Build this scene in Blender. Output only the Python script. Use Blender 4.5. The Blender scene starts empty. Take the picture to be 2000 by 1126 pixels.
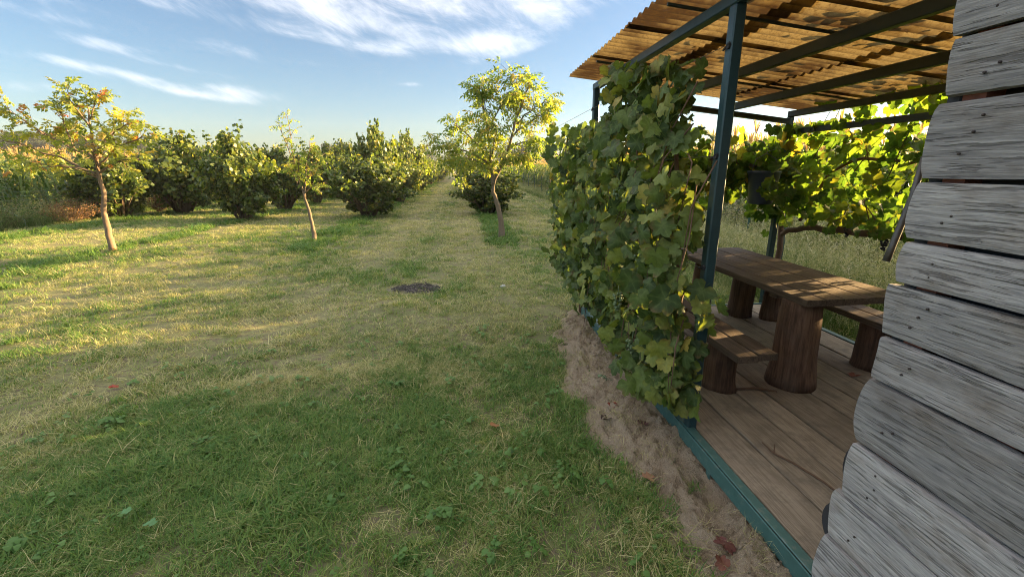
import bpy, math, random
import numpy as np
from mathutils import Vector, Matrix, Euler

random.seed(7)
rng = np.random.default_rng(11)
scene = bpy.context.scene
COL = scene.collection

# ------------------------------------------------------------------ camera
cam_d = bpy.data.cameras.new('camera')
cam = bpy.data.objects.new('camera', cam_d); COL.objects.link(cam)
CAM = Vector((0.0, 0.0, 1.79))
cam.location = CAM
cam.rotation_euler = (math.radians(90 - 14.99), 0, math.radians(-6.02))
cam_d.sensor_width = 36.0; cam_d.lens = 36.0 * 870 / 2000
cam_d.clip_start = 0.05; cam_d.clip_end = 3000
scene.camera = cam

# ------------------------------------------------------------------ sky, sun, exposure
SUN_EL, SUN_AZ = math.radians(10.4), math.radians(74.5)
SKY = 0.05
world = bpy.data.worlds.new('World'); scene.world = world; world.use_nodes = True
wn, wl = world.node_tree.nodes, world.node_tree.links

def wmath(op, a, b=None, c=None):
    n = wn.new('ShaderNodeMath'); n.operation = op
    for i, v in enumerate((a, b, c)):
        if v is None: continue
        if isinstance(v, (int, float)): n.inputs[i].default_value = v
        else: wl.new(v, n.inputs[i])
    return n.outputs[0]

def build_world():
    bg = wn['Background']
    sky = wn.new('ShaderNodeTexSky'); sky.sky_type = 'NISHITA'; sky.sun_disc = False
    sky.sun_elevation = SUN_EL; sky.sun_rotation = SUN_AZ
    sky.altitude = 200; sky.air_density = 1.0; sky.dust_density = 1.0; sky.ozone_density = 3.1
    tc = wn.new('ShaderNodeTexCoord')
    sep = wn.new('ShaderNodeSeparateXYZ'); wl.new(tc.outputs['Generated'], sep.inputs[0])
    az = wmath('MULTIPLY', wmath('ARCTAN2', sep.outputs[0], sep.outputs[1]), 57.2958)
    el = wmath('MULTIPLY', wmath('ARCSINE', sep.outputs[2]), 57.2958)
    # cirrus streaks: (azimuth, elevation, half length, half height, tilt) in degrees
    blobs = [(-1, 18.5, 15, 3.4, 2, .54), (-20, 17.1, 13, 2.4, -4, .58), (9, 17.5, 8, 2.2, 6, .5), (-31, 15.5, 6, 1.4, -12, .4), (-38, 14, 5, 1.2, -10, .35), (2, 14.2, 5, 1.0, 10, .42), (-10, 15.0, 6, 1.0, -6, .4), (-17, 13.6, 7, .7, -5, .36), (6, 12.9, 6, .6, 12, .4), (-37, 12.2, 5, .5, -8, .34), (-14, 10.8, 5, .4, -4, .26), (-28, 9.4, 5, .35, -6, .36),
             (-33.5, 10.6, 4.6, .55, -3, .55), (-36.2, 8.8, 4.5, .5, -6, .5), (-31.0, 7.9, 4.5, .6, -12, .46), (-27.5, 7.1, 5, .35, -5, .36), (-24, 7.6, 3.8, .75, -5, .55),
             (-39.5, 6.6, 4, .7, 0, .45), (-5.9, 9.4, 1.4, .3, 0, .55), (-7.5, 12.8, 4.5, .8, 3, .5), (3.5, 13.6, 5, .9, 8, .55), (-24, 11.6, 6, .8, -6, .25)]
    total = None
    for a0, e0, sa, se, tilt, amp in blobs:
        da = wmath('SUBTRACT', az, a0); de = wmath('SUBTRACT', el, e0)
        c, s = math.cos(math.radians(tilt)), math.sin(math.radians(tilt))
        u = wmath('ADD', wmath('MULTIPLY', da, c / sa), wmath('MULTIPLY', de, s / sa))
        v = wmath('ADD', wmath('MULTIPLY', da, -s / se), wmath('MULTIPLY', de, c / se))
        r2 = wmath('ADD', wmath('MULTIPLY', u, u), wmath('MULTIPLY', v, v))
        g = wmath('MULTIPLY', wmath('EXPONENT', wmath('MULTIPLY', r2, -1.0)), amp)
        total = g if total is None else wmath('ADD', total, g)
    # thicker cloud added overhead, out of view, to fill the shade
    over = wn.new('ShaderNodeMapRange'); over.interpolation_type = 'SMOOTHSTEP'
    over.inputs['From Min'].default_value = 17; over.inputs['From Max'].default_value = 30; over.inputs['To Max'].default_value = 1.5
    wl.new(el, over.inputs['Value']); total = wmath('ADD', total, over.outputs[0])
    def noise(kx, ky, rot, scale, detail, dist):
        comb = wn.new('ShaderNodeCombineXYZ')
        c, s = math.cos(math.radians(rot)), math.sin(math.radians(rot))
        x = wmath('ADD', wmath('MULTIPLY', az, c * kx), wmath('MULTIPLY', el, s * kx))
        y = wmath('ADD', wmath('MULTIPLY', az, -s * ky), wmath('MULTIPLY', el, c * ky))
        wl.new(x, comb.inputs[0]); wl.new(y, comb.inputs[1])
        n = wn.new('ShaderNodeTexNoise'); n.inputs['Scale'].default_value = scale
        n.inputs['Detail'].default_value = detail; n.inputs['Roughness'].default_value = .62; n.inputs['Distortion'].default_value = dist
        wl.new(comb.outputs[0], n.inputs['Vector']); return n.outputs['Fac']
    n1 = noise(.10, .32, -14, 1.0, 7, .9)
    n2 = noise(.35, 1.1, -30, 1.0, 5, .5)
    nn = wmath('ADD', wmath('MULTIPLY', n1, .72), wmath('MULTIPLY', n2, .28))
    m = wmath('ADD', total, wmath('MULTIPLY', wmath('SUBTRACT', nn, .5), 2.2))
    mp = wn.new('ShaderNodeMapRange'); mp.interpolation_type = 'SMOOTHSTEP'
    mp.inputs['From Min'].default_value = .12; mp.inputs['From Max'].default_value = 1.5
    mp.inputs['To Max'].default_value = .93
    wl.new(m, mp.inputs['Value'])
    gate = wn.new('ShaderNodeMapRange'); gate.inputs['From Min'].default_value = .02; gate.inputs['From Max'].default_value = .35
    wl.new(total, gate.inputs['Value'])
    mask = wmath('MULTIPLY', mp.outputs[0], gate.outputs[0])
    mix = wn.new('ShaderNodeMix'); mix.data_type = 'RGBA'
    wb = wn.new('ShaderNodeMix'); wb.data_type = 'RGBA'; wb.blend_type = 'MULTIPLY'; wb.inputs['Factor'].default_value = 1
    wl.new(sky.outputs[0], wb.inputs['A']); wb.inputs['B'].default_value = (.767, .730, .708, 1)
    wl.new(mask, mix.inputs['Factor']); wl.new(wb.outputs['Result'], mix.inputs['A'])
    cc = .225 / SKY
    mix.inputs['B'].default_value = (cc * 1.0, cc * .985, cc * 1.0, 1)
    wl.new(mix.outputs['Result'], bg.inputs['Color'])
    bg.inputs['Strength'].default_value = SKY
build_world()

sun_d = bpy.data.lights.new('sun', 'SUN'); sun_d.energy = 5.0; sun_d.angle = math.radians(.55); sun_d.color = (1.0, .67, .31)
sun = bpy.data.objects.new('sun', sun_d); COL.objects.link(sun)
S = Vector((math.sin(SUN_AZ) * math.cos(SUN_EL), math.cos(SUN_AZ) * math.cos(SUN_EL), math.sin(SUN_EL)))
sun.rotation_euler = S.to_track_quat('Z', 'Y').to_euler(); sun.location = (30, 10, 20)

vs = scene.view_settings
vs.view_transform = 'Standard'; vs.look = 'None'; vs.gamma = 1.0; vs.exposure = 2.84
scene.cycles.use_denoising = True; scene.cycles.denoising_prefilter = 'NONE'; scene.cycles.pixel_filter_type = 'BLACKMAN_HARRIS'; scene.cycles.filter_width = 1.0
scene.cycles.max_bounces = 6; scene.cycles.diffuse_bounces = 3; scene.cycles.glossy_bounces = 3
scene.cycles.transmission_bounces = 5; scene.cycles.transparent_max_bounces = 8
scene.cycles.sample_clamp_indirect = 6.0; scene.cycles.use_adaptive_sampling = True; scene.cycles.adaptive_threshold = .015

# ------------------------------------------------------------------ helpers
def tag(o, label=None, cat=None, group=None, kind=None):
    if label: o['label'] = label
    if cat: o['category'] = cat
    if group: o['group'] = group
    if kind: o['kind'] = kind
    return o

def empty(name, loc, label, cat, group=None):
    o = bpy.data.objects.new(name, None); COL.objects.link(o); o.location = loc
    o.empty_display_size = .1
    return tag(o, label, cat, group)

def mesh_data(name, v, f, mat=None, smooth=False, attrs=None):
    """v (n,3) array, f list of faces or (m,3)/(m,4) int array"""
    me = bpy.data.meshes.new(name)
    v = np.asarray(v, dtype=np.float32)
    if isinstance(f, np.ndarray):
        k = f.shape[1]; m = len(f)
        me.vertices.add(len(v)); me.vertices.foreach_set('co', v.ravel())
        me.loops.add(m * k); me.loops.foreach_set('vertex_index', f.astype(np.int32).ravel())
        me.polygons.add(m); me.polygons.foreach_set('loop_start', np.arange(0, m * k, k, dtype=np.int32))
        me.update(calc_edges=True)
    else:
        me.from_pydata(v.tolist(), [], f)
    if attrs:
        for an, a in attrs.items():
            at = me.attributes.new(an, 'FLOAT', 'POINT'); at.data.foreach_set('value', np.asarray(a, dtype=np.float32))
    if smooth:
        me.polygons.foreach_set('use_smooth', np.ones(len(me.polygons), dtype=bool))
    if mat: me.materials.append(mat)
    return me

def obj(name, me, parent=None, loc=None, rot=None, scl=None, world=True):
    """world=True: loc is given in world space, parent has only a location"""
    o = bpy.data.objects.new(name, me); COL.objects.link(o)
    l = Vector(loc) if loc is not None else Vector((0, 0, 0))
    if parent is not None:
        o.parent = parent
        if world:
            p = parent; off = Vector((0, 0, 0))
            while p is not None: off += p.location; p = p.parent
            l = l - off
    o.location = l
    if rot is not None: o.rotation_euler = rot
    if scl is not None: o.scale = (scl,) * 3 if isinstance(scl, (int, float)) else scl
    return o

class MB:
    def __init__(s): s.v = []; s.f = []
    def add(s, v, f):
        n = len(s.v); s.v += [tuple(p) for p in v]; s.f += [tuple(i + n for i in q) for q in f]
    def box(s, a, b, bev=0.0):
        x0, y0, z0 = a; x1, y1, z1 = b
        if bev <= 0:
            s.add([(x0, y0, z0), (x1, y0, z0), (x1, y1, z0), (x0, y1, z0), (x0, y0, z1), (x1, y0, z1), (x1, y1, z1), (x0, y1, z1)],
                  [(0, 3, 2, 1), (4, 5, 6, 7), (0, 1, 5, 4), (1, 2, 6, 5), (2, 3, 7, 6), (3, 0, 4, 7)]); return
        # chamfered box: 24 verts
        bx = min(bev, (x1 - x0) * .4); by = min(bev, (y1 - y0) * .4); bz = min(bev, (z1 - z0) * .4)
        V = []; idx = {}
        for i, x in enumerate((x0, x1)):
            for j, y in enumerate((y0, y1)):
                for k, z in enumerate((z0, z1)):
                    sx, sy, sz = (1, -1)[i], (1, -1)[j], (1, -1)[k]
                    idx[i, j, k, 'x'] = len(V); V.append((x, y + sy * by, z + sz * bz))
                    idx[i, j, k, 'y'] = len(V); V.append((x + sx * bx, y, z + sz * bz))
                    idx[i, j, k, 'z'] = len(V); V.append((x + sx * bx, y + sy * by, z))
        F = []
        for i in (0, 1):
            F.append([idx[i, 0, 0, 'x'], idx[i, 1, 0, 'x'], idx[i, 1, 1, 'x'], idx[i, 0, 1, 'x']])
            F.append([idx[0, i, 0, 'y'], idx[1, i, 0, 'y'], idx[1, i, 1, 'y'], idx[0, i, 1, 'y']])
            F.append([idx[0, 0, i, 'z'], idx[1, 0, i, 'z'], idx[1, 1, i, 'z'], idx[0, 1, i, 'z']])
            for j in (0, 1):
                F.append([idx[i, j, 0, 'x'], idx[i, j, 1, 'x'], idx[i, j, 1, 'y'], idx[i, j, 0, 'y']])
                F.append([idx[i, 0, j, 'x'], idx[i, 1, j, 'x'], idx[i, 1, j, 'z'], idx[i, 0, j, 'z']])
                F.append([idx[0, i, j, 'y'], idx[1, i, j, 'y'], idx[1, i, j, 'z'], idx[0, i, j, 'z']])
                for k in (0, 1): F.append([idx[i, j, k, 'x'], idx[i, j, k, 'y'], idx[i, j, k, 'z']])
        s.add(V, F)
    def tube(s, pts, rad, n=6, cap=True):
        pts = [Vector(p) for p in pts]
        if isinstance(rad, (int, float)): rad = [rad] * len(pts)
        base = len(s.v); ref = None
        for i, p in enumerate(pts):
            d = (pts[min(i + 1, len(pts) - 1)] - pts[max(i - 1, 0)])
            d = d.normalized() if d.length > 1e-9 else Vector((0, 0, 1))
            if ref is None: ref = Vector((1, 0, 0)) if abs(d.x) < .8 else Vector((0, 1, 0))
            u = (ref - d * ref.dot(d)).normalized(); w = d.cross(u); ref = u
            for k in range(n):
                a = 2 * math.pi * k / n
                s.v.append(tuple(p + (u * math.cos(a) + w * math.sin(a)) * rad[i]))
        for i in range(len(pts) - 1):
            for k in range(n):
                a = base + i * n + k; b = base + i * n + (k + 1) % n
                s.f.append((a, b, b + n, a + n))
        if cap:
            s.f.append(tuple(base + k for k in reversed(range(n))))
            s.f.append(tuple(base + (len(pts) - 1) * n + k for k in range(n)))
    def mesh(s, name, mat, smooth=False):
        me = mesh_data(name, s.v, s.f, mat, smooth)
        import bmesh
        bm = bmesh.new(); bm.from_mesh(me); bmesh.ops.recalc_face_normals(bm, faces=bm.faces); bm.to_mesh(me); bm.free()
        return me

_perm = rng.random((256, 256))
def vnoise(x, y):
    x = np.asarray(x, float); y = np.asarray(y, float)
    xi = np.floor(x).astype(int); yi = np.floor(y).astype(int); fx = x - xi; fy = y - yi
    fx = fx * fx * (3 - 2 * fx); fy = fy * fy * (3 - 2 * fy)
    a = _perm[xi & 255, yi & 255]; b = _perm[(xi + 1) & 255, yi & 255]; c = _perm[xi & 255, (yi + 1) & 255]; d = _perm[(xi + 1) & 255, (yi + 1) & 255]
    return (a * (1 - fx) + b * fx) * (1 - fy) + (c * (1 - fx) + d * fx) * fy
def fbm(x, y, o=4):
    r = 0; amp = .5; t = 0
    for i in range(o):
        r = r + amp * vnoise(x * 2 ** i + 17.3 * i, y * 2 ** i + 5.1 * i); t += amp; amp *= .5
    return r / t
def sstep(a, b, x):
    t = np.clip((x - a) / (b - a), 0, 1); return t * t * (3 - 2 * t)

def in_poly(px, py, poly):
    px = np.asarray(px); py = np.asarray(py); r = np.zeros(px.shape, bool)
    n = len(poly)
    for i in range(n):
        x0, y0 = poly[i]; x1, y1 = poly[(i + 1) % n]
        c = ((y0 > py) != (y1 > py)) & (px < (x1 - x0) * (py - y0) / (y1 - y0 + 1e-12) + x0)
        r ^= c
    return r

# ------------------------------------------------------------------ materials
def newmat(name):
    m = bpy.data.materials.new(name); m.use_nodes = True
    nt = m.node_tree; nt.nodes.clear()
    out = nt.nodes.new('ShaderNodeOutputMaterial')
    return m, nt, out
def N(nt, t, **kw):
    n = nt.nodes.new(t)
    for k, v in kw.items(): setattr(n, k, v)
    return n
def ramp(nt, stops, fac=None, interp='LINEAR'):
    r = nt.nodes.new('ShaderNodeValToRGB'); e = r.color_ramp; e.interpolation = interp
    while len(e.elements) < len(stops): e.elements.new(.5)
    for el, (p, c) in zip(e.elements, stops):
        el.position = p; el.color = (*c, 1)
    if fac is not None: nt.links.new(fac, r.inputs[0])
    return r.outputs[0]
def mathn(nt, op, a, b=None, clamp=False):
    n = nt.nodes.new('ShaderNodeMath'); n.operation = op; n.use_clamp = clamp
    for i, v in enumerate((a, b)):
        if v is None: continue
        if isinstance(v, (int, float)): n.inputs[i].default_value = v
        else: nt.links.new(v, n.inputs[i])
    return n.outputs[0]
def mixc(nt, fac, a, b, mode='MIX'):
    n = nt.nodes.new('ShaderNodeMix'); n.data_type = 'RGBA'; n.blend_type = mode
    for k, v in (('Factor', fac), ('A', a), ('B', b)):
        if isinstance(v, (int, float)): n.inputs[k].default_value = v
        elif isinstance(v, tuple): n.inputs[k].default_value = (*v, 1)
        else: nt.links.new(v, n.inputs[k])
    return n.outputs['Result']
def tnoise(nt, vec, scale, detail=4, rough=.55, dist=0):
    n = nt.nodes.new('ShaderNodeTexNoise'); n.inputs['Scale'].default_value = scale
    n.inputs['Detail'].default_value = detail; n.inputs['Roughness'].default_value = rough; n.inputs['Distortion'].default_value = dist
    if vec is not None: nt.links.new(vec, n.inputs['Vector'])
    return n.outputs['Fac']
def mapping(nt, vec, scale, rnd=None):
    if rnd is not None:
        ad = nt.nodes.new('ShaderNodeVectorMath'); ad.operation = 'ADD'; nt.links.new(vec, ad.inputs[0])
        cb = nt.nodes.new('ShaderNodeCombineXYZ')
        nt.links.new(mathn(nt, 'MULTIPLY', rnd, 37.0), cb.inputs[0]); nt.links.new(mathn(nt, 'MULTIPLY', rnd, 91.0), cb.inputs[1]); nt.links.new(mathn(nt, 'MULTIPLY', rnd, 53.0), cb.inputs[2])
        nt.links.new(cb.outputs[0], ad.inputs[1]); vec = ad.outputs[0]
    m = nt.nodes.new('ShaderNodeMapping'); m.inputs['Scale'].default_value = scale; nt.links.new(vec, m.inputs['Vector'])
    return m.outputs[0]
def bump(nt, h, strength, dist):
    b = nt.nodes.new('ShaderNodeBump'); b.inputs['Strength'].default_value = strength; b.inputs['Distance'].default_value = dist
    nt.links.new(h, b.inputs['Height']); return b.outputs[0]

def leafmat(name, stops, trans=.45, src='obj', tgain=1.9, rough=.5, brown=None, spec=.35, veins=True, blade=False):
    m, nt, out = newmat(name); L = nt.links
    if src == 'obj': t = N(nt, 'ShaderNodeObjectInfo').outputs['Random']
    else:
        a = N(nt, 'ShaderNodeAttribute', attribute_name='tint')
        if src == 'inst': a.attribute_type = 'INSTANCER'
        t = a.outputs['Fac']
    if blade:
        ba = N(nt, 'ShaderNodeAttribute', attribute_name='bl').outputs['Fac']
        t = mathn(nt, 'ADD', t, ba, True)
    col = ramp(nt, stops, t)
    tc = N(nt, 'ShaderNodeTexCoord')
    if veins:
        va = N(nt, 'ShaderNodeAttribute', attribute_name='vein')
        col = mixc(nt, mathn(nt, 'MULTIPLY', va.outputs['Fac'], .3), col, (.20, .26, .10))
    if brown is not None:
        ea = N(nt, 'ShaderNodeAttribute', attribute_name='rim')
        geo = N(nt, 'ShaderNodeNewGeometry')
        nz = tnoise(nt, geo.outputs['Position'], 9, 3)
        f = mathn(nt, 'MULTIPLY', ea.outputs['Fac'], mathn(nt, 'MULTIPLY', mathn(nt, 'SUBTRACT', nz, .52), 5, True))
        col = mixc(nt, mathn(nt, 'MULTIPLY', f, .85, True), col, brown)
        n2 = tnoise(nt, geo.outputs['Position'], 38, 4, .7)
        col = mixc(nt, .75, col, mixc(nt, n2, (.15, .15, .15), (1.85, 1.85, 1.85)), 'MULTIPLY')
    p = N(nt, 'ShaderNodeBsdfPrincipled'); L.new(col, p.inputs['Base Color'])
    p.inputs['Roughness'].default_value = rough; p.inputs['Specular IOR Level'].default_value = spec
    tr = N(nt, 'ShaderNodeBsdfTranslucent')
    g = mixc(nt, 1.0, col, (tgain, tgain * 1.02, tgain * .45), 'MULTIPLY'); L.new(g, tr.inputs['Color'])
    mx = N(nt, 'ShaderNodeMixShader'); mx.inputs[0].default_value = trans
    L.new(p.outputs[0], mx.inputs[1]); L.new(tr.outputs[0], mx.inputs[2]); L.new(mx.outputs[0], out.inputs[0])
    return m

def wood(name, axis, dark, mid, light, fine=85, along=2.2, rough=.8, bmp=.5, moss=None, knots=True, broad=1.0):
    m, nt, out = newmat(name); L = nt.links
    tc = N(nt, 'ShaderNodeTexCoord'); rnd = N(nt, 'ShaderNodeObjectInfo').outputs['Random']
    def sc(f, a): return tuple(a if i == axis else f for i in range(3))
    v = tc.outputs['Object']
    warp = tnoise(nt, mapping(nt, v, sc(3, 2.0), rnd), 1.0, 3)
    wv = N(nt, 'ShaderNodeVectorMath', operation='ADD'); L.new(v, wv.inputs[0])
    cb = N(nt, 'ShaderNodeCombineXYZ'); wa = mathn(nt, 'MULTIPLY', mathn(nt, 'SUBTRACT', warp, .5), .03 * broad)
    for i in range(3):
        if i != axis: L.new(wa, cb.inputs[i])
    L.new(cb.outputs[0], wv.inputs[1]); v2 = wv.outputs[0]
    n1 = tnoise(nt, mapping(nt, v2, sc(fine, along), rnd), 1, 5, .65)
    n2 = tnoise(nt, mapping(nt, v2, sc(fine * .25, along * .5), rnd), 1, 4, .6)
    n3 = tnoise(nt, mapping(nt, v, (5, 5, 5), rnd), 1, 4, .6)
    g = mathn(nt, 'ADD', mathn(nt, 'MULTIPLY', n1, .62), mathn(nt, 'MULTIPLY', n2, .38))
    col = ramp(nt, [(.32, dark), (.45, tuple(a * .55 + b * .45 for a, b in zip(dark, mid))), (.52, mid), (.68, light)], g)
    col = mixc(nt, mathn(nt, 'MULTIPLY', mathn(nt, 'SUBTRACT', n3, .4), 1.6, True), col, mixc(nt, 1.0, col, (.62, .58, .55), 'MULTIPLY'))
    h = g
    if knots:
        vo = N(nt, 'ShaderNodeTexVoronoi'); vo.inputs['Scale'].default_value = 1
        L.new(mapping(nt, v2, sc(5.5, 2.0), rnd), vo.inputs['Vector'])
        k = mathn(nt, 'SUBTRACT', 1.0, mathn(nt, 'MULTIPLY', vo.outputs['Distance'], 7.0), True)
        col = mixc(nt, mathn(nt, 'MULTIPLY', k, .8), col, tuple(c * .8 for c in dark))
    if moss is not None:
        n4 = tnoise(nt, mapping(nt, v, (7, 7, 7), rnd), 1, 5, .7)
        col = mixc(nt, mathn(nt, 'MULTIPLY', mathn(nt, 'SUBTRACT', n4, .5), 3.5, True), col, moss)
    tone = mathn(nt, 'ADD', mathn(nt, 'MULTIPLY', rnd, .35), .82)
    cb2 = N(nt, 'ShaderNodeCombineXYZ')
    for i in range(3): L.new(tone, cb2.inputs[i])
    col = mixc(nt, 1.0, col, cb2.outputs[0], 'MULTIPLY')
    p = N(nt, 'ShaderNodeBsdfPrincipled'); L.new(col, p.inputs['Base Color'])
    p.inputs['Roughness'].default_value = rough; p.inputs['Specular IOR Level'].default_value = .25
    L.new(bump(nt, n1, bmp, .004), p.inputs['Normal'])
    L.new(p.outputs[0], out.inputs[0]); return m

def simple(name, c, rough=.6, metal=0.0, nscale=12, vary=.35, c2=None, bmp=.15, spec=.5, thr=.55):
    m, nt, out = newmat(name); L = nt.links
    tc = N(nt, 'ShaderNodeTexCoord')
    n = tnoise(nt, tc.outputs['Object'], nscale, 5, .65)
    f = mathn(nt, 'MULTIPLY', mathn(nt, 'SUBTRACT', n, thr), 6, True)
    a = mixc(nt, n, tuple(x * (1 - vary) for x in c), tuple(x * (1 + vary) for x in c))
    col = mixc(nt, f, a, c2 if c2 is not None else tuple(x * .6 for x in c))
    p = N(nt, 'ShaderNodeBsdfPrincipled'); L.new(col, p.inputs['Base Color'])
    p.inputs['Roughness'].default_value = rough; p.inputs['Metallic'].default_value = metal; p.inputs['Specular IOR Level'].default_value = spec
    L.new(bump(nt, n, bmp, .01), p.inputs['Normal'])
    L.new(p.outputs[0], out.inputs[0]); return m

def plank_mat():
    m, nt, out = newmat('weathered_grey_wood'); L = nt.links
    v = N(nt, 'ShaderNodeTexCoord').outputs['Object']; rnd = N(nt, 'ShaderNodeObjectInfo').outputs['Random']
    wp = tnoise(nt, mapping(nt, v, (4, 2.5, 4), rnd), 1.0, 3)
    ad = N(nt, 'ShaderNodeVectorMath', operation='ADD'); L.new(v, ad.inputs[0]); cb = N(nt, 'ShaderNodeCombineXYZ')
    L.new(mathn(nt, 'MULTIPLY', mathn(nt, 'SUBTRACT', wp, .5), .02), cb.inputs[2]); L.new(cb.outputs[0], ad.inputs[1]); v2 = ad.outputs[0]
    # knots pull the grain round them
    vo = N(nt, 'ShaderNodeTexVoronoi'); vo.inputs['Scale'].default_value = 1; L.new(mapping(nt, v, (4.2, 1.7, 4.2), rnd), vo.inputs['Vector'])
    k = mathn(nt, 'SUBTRACT', 1.0, mathn(nt, 'MULTIPLY', vo.outputs['Distance'], 6.0), True)
    ad2 = N(nt, 'ShaderNodeVectorMath', operation='ADD'); L.new(v2, ad2.inputs[0]); cb2 = N(nt, 'ShaderNodeCombineXYZ')
    L.new(mathn(nt, 'MULTIPLY', k, .022), cb2.inputs[2]); L.new(cb2.outputs[0], ad2.inputs[1]); v3 = ad2.outputs[0]
    grain = tnoise(nt, mapping(nt, v3, (230, 11, 230), rnd), 1, 3, .6)
    band = tnoise(nt, mapping(nt, v3, (34, 1.6, 34), rnd), 1, 5, .65)
    crack = tnoise(nt, mapping(nt, v3, (125, 5.5, 125), rnd), 1, 3, .6)
    split = tnoise(nt, mapping(nt, v3, (40, 1.3, 40), rnd), 1, 2, .5)
    blot = tnoise(nt, mapping(nt, v, (9, 4.5, 9), rnd), 1, 5, .65)
    col = ramp(nt, [(.30, (.19, .187, .19)), (.46, (.275, .262, .255)), (.58, (.38, .365, .355)), (.72, (.49, .475, .46))], mathn(nt, 'ADD', mathn(nt, 'MULTIPLY', grain, .5), mathn(nt, 'MULTIPLY', band, .5)))
    col = mixc(nt, mathn(nt, 'MULTIPLY', mathn(nt, 'SUBTRACT', blot, .50), 4.0, True), col, mixc(nt, 1.0, col, (.66, .58, .50), 'MULTIPLY'))
    col = mixc(nt, mathn(nt, 'MULTIPLY', mathn(nt, 'SUBTRACT', .43, blot), 4.0, True), col, mixc(nt, 1.0, col, (.62, .64, .70), 'MULTIPLY'))
    cm = mathn(nt, 'MAXIMUM', mathn(nt, 'MULTIPLY', mathn(nt, 'SUBTRACT', crack, .575), 18, True), mathn(nt, 'MULTIPLY', mathn(nt, 'SUBTRACT', split, .67), 40, True))
    col = mixc(nt, mathn(nt, 'MULTIPLY', cm, .55), col, (.07, .065, .062))
    col = mixc(nt, mathn(nt, 'MULTIPLY', mathn(nt, 'SUBTRACT', k, .35), 1.8, True), col, (.075, .065, .06))
    tone = mathn(nt, 'ADD', mathn(nt, 'MULTIPLY', rnd, .42), .74); c3 = N(nt, 'ShaderNodeCombineXYZ')
    for q in range(3): L.new(tone, c3.inputs[q])
    col = mixc(nt, 1.0, col, c3.outputs[0], 'MULTIPLY')
    p = N(nt, 'ShaderNodeBsdfPrincipled'); L.new(col, p.inputs['Base Color']); p.inputs['Roughness'].default_value = .88; p.inputs['Specular IOR Level'].default_value = .15
    h = mathn(nt, 'SUBTRACT', mathn(nt, 'MULTIPLY', grain, .5), cm)
    L.new(bump(nt, h, .8, .006), p.inputs['Normal']); L.new(p.outputs[0], out.inputs[0]); return m
M_plank = plank_mat()
M_deck = wood('deck_wood', 1, (.17, .138, .10), (.285, .235, .175), (.36, .305, .235), fine=150, along=4, bmp=.3, rough=.8, moss=(.13, .11, .085))
M_table = wood('table_wood', 1, (.055, .041, .031), (.135, .10, .075), (.20, .152, .118), fine=120, along=2.5, bmp=.5, rough=.7)
M_log = wood('log_wood', 2, (.055, .031, .022), (.155, .09, .06), (.23, .145, .10), fine=60, along=3.0, bmp=.5, moss=(.11, .075, .055), rough=.75)
M_bark = simple('bark', (.17, .13, .085), .9, nscale=45, c2=(.08, .062, .045), bmp=.8)
M_bark_o = simple('lichen_bark', (.17, .12, .075), .9, nscale=9, c2=(.34, .13, .02), bmp=.8, thr=.62)
M_twig = simple('twig_bark', (.15, .10, .06), .85, nscale=40)
M_cane = simple('vine_cane', (.13, .075, .045), .85, nscale=40, bmp=.6)
M_green = simple('green_paint', (.019, .05, .058), .38, nscale=26, vary=.35, c2=(.11, .06, .035), bmp=.10, thr=.64)
M_rail = simple('worn_green_rail', (.045, .115, .105), .5, nscale=20, vary=.4, c2=(.16, .17, .14), bmp=.12, thr=.57)
M_beam = simple('beam_paint', (.022, .032, .028), .5, nscale=14, c2=(.05, .038, .025), bmp=.08)
M_wire = simple('wire', (.12, .12, .12), .5, metal=.6)
M_dark = simple('dark_felt', (.03, .03, .034), .85, nscale=20)
M_red = simple('red_lath', (.20, .065, .04), .85, nscale=20)
M_nail = simple('rusty_nail', (.05, .038, .034), .6, metal=.4)
M_bucket = simple('bucket_plastic', (.045, .065, .10), .4, nscale=6, bmp=.02)
M_rod = simple('rod_metal', (.10, .095, .09), .5, metal=.6)
M_fpost = simple('fence_post_green', (.03, .075, .05), .55)

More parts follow.
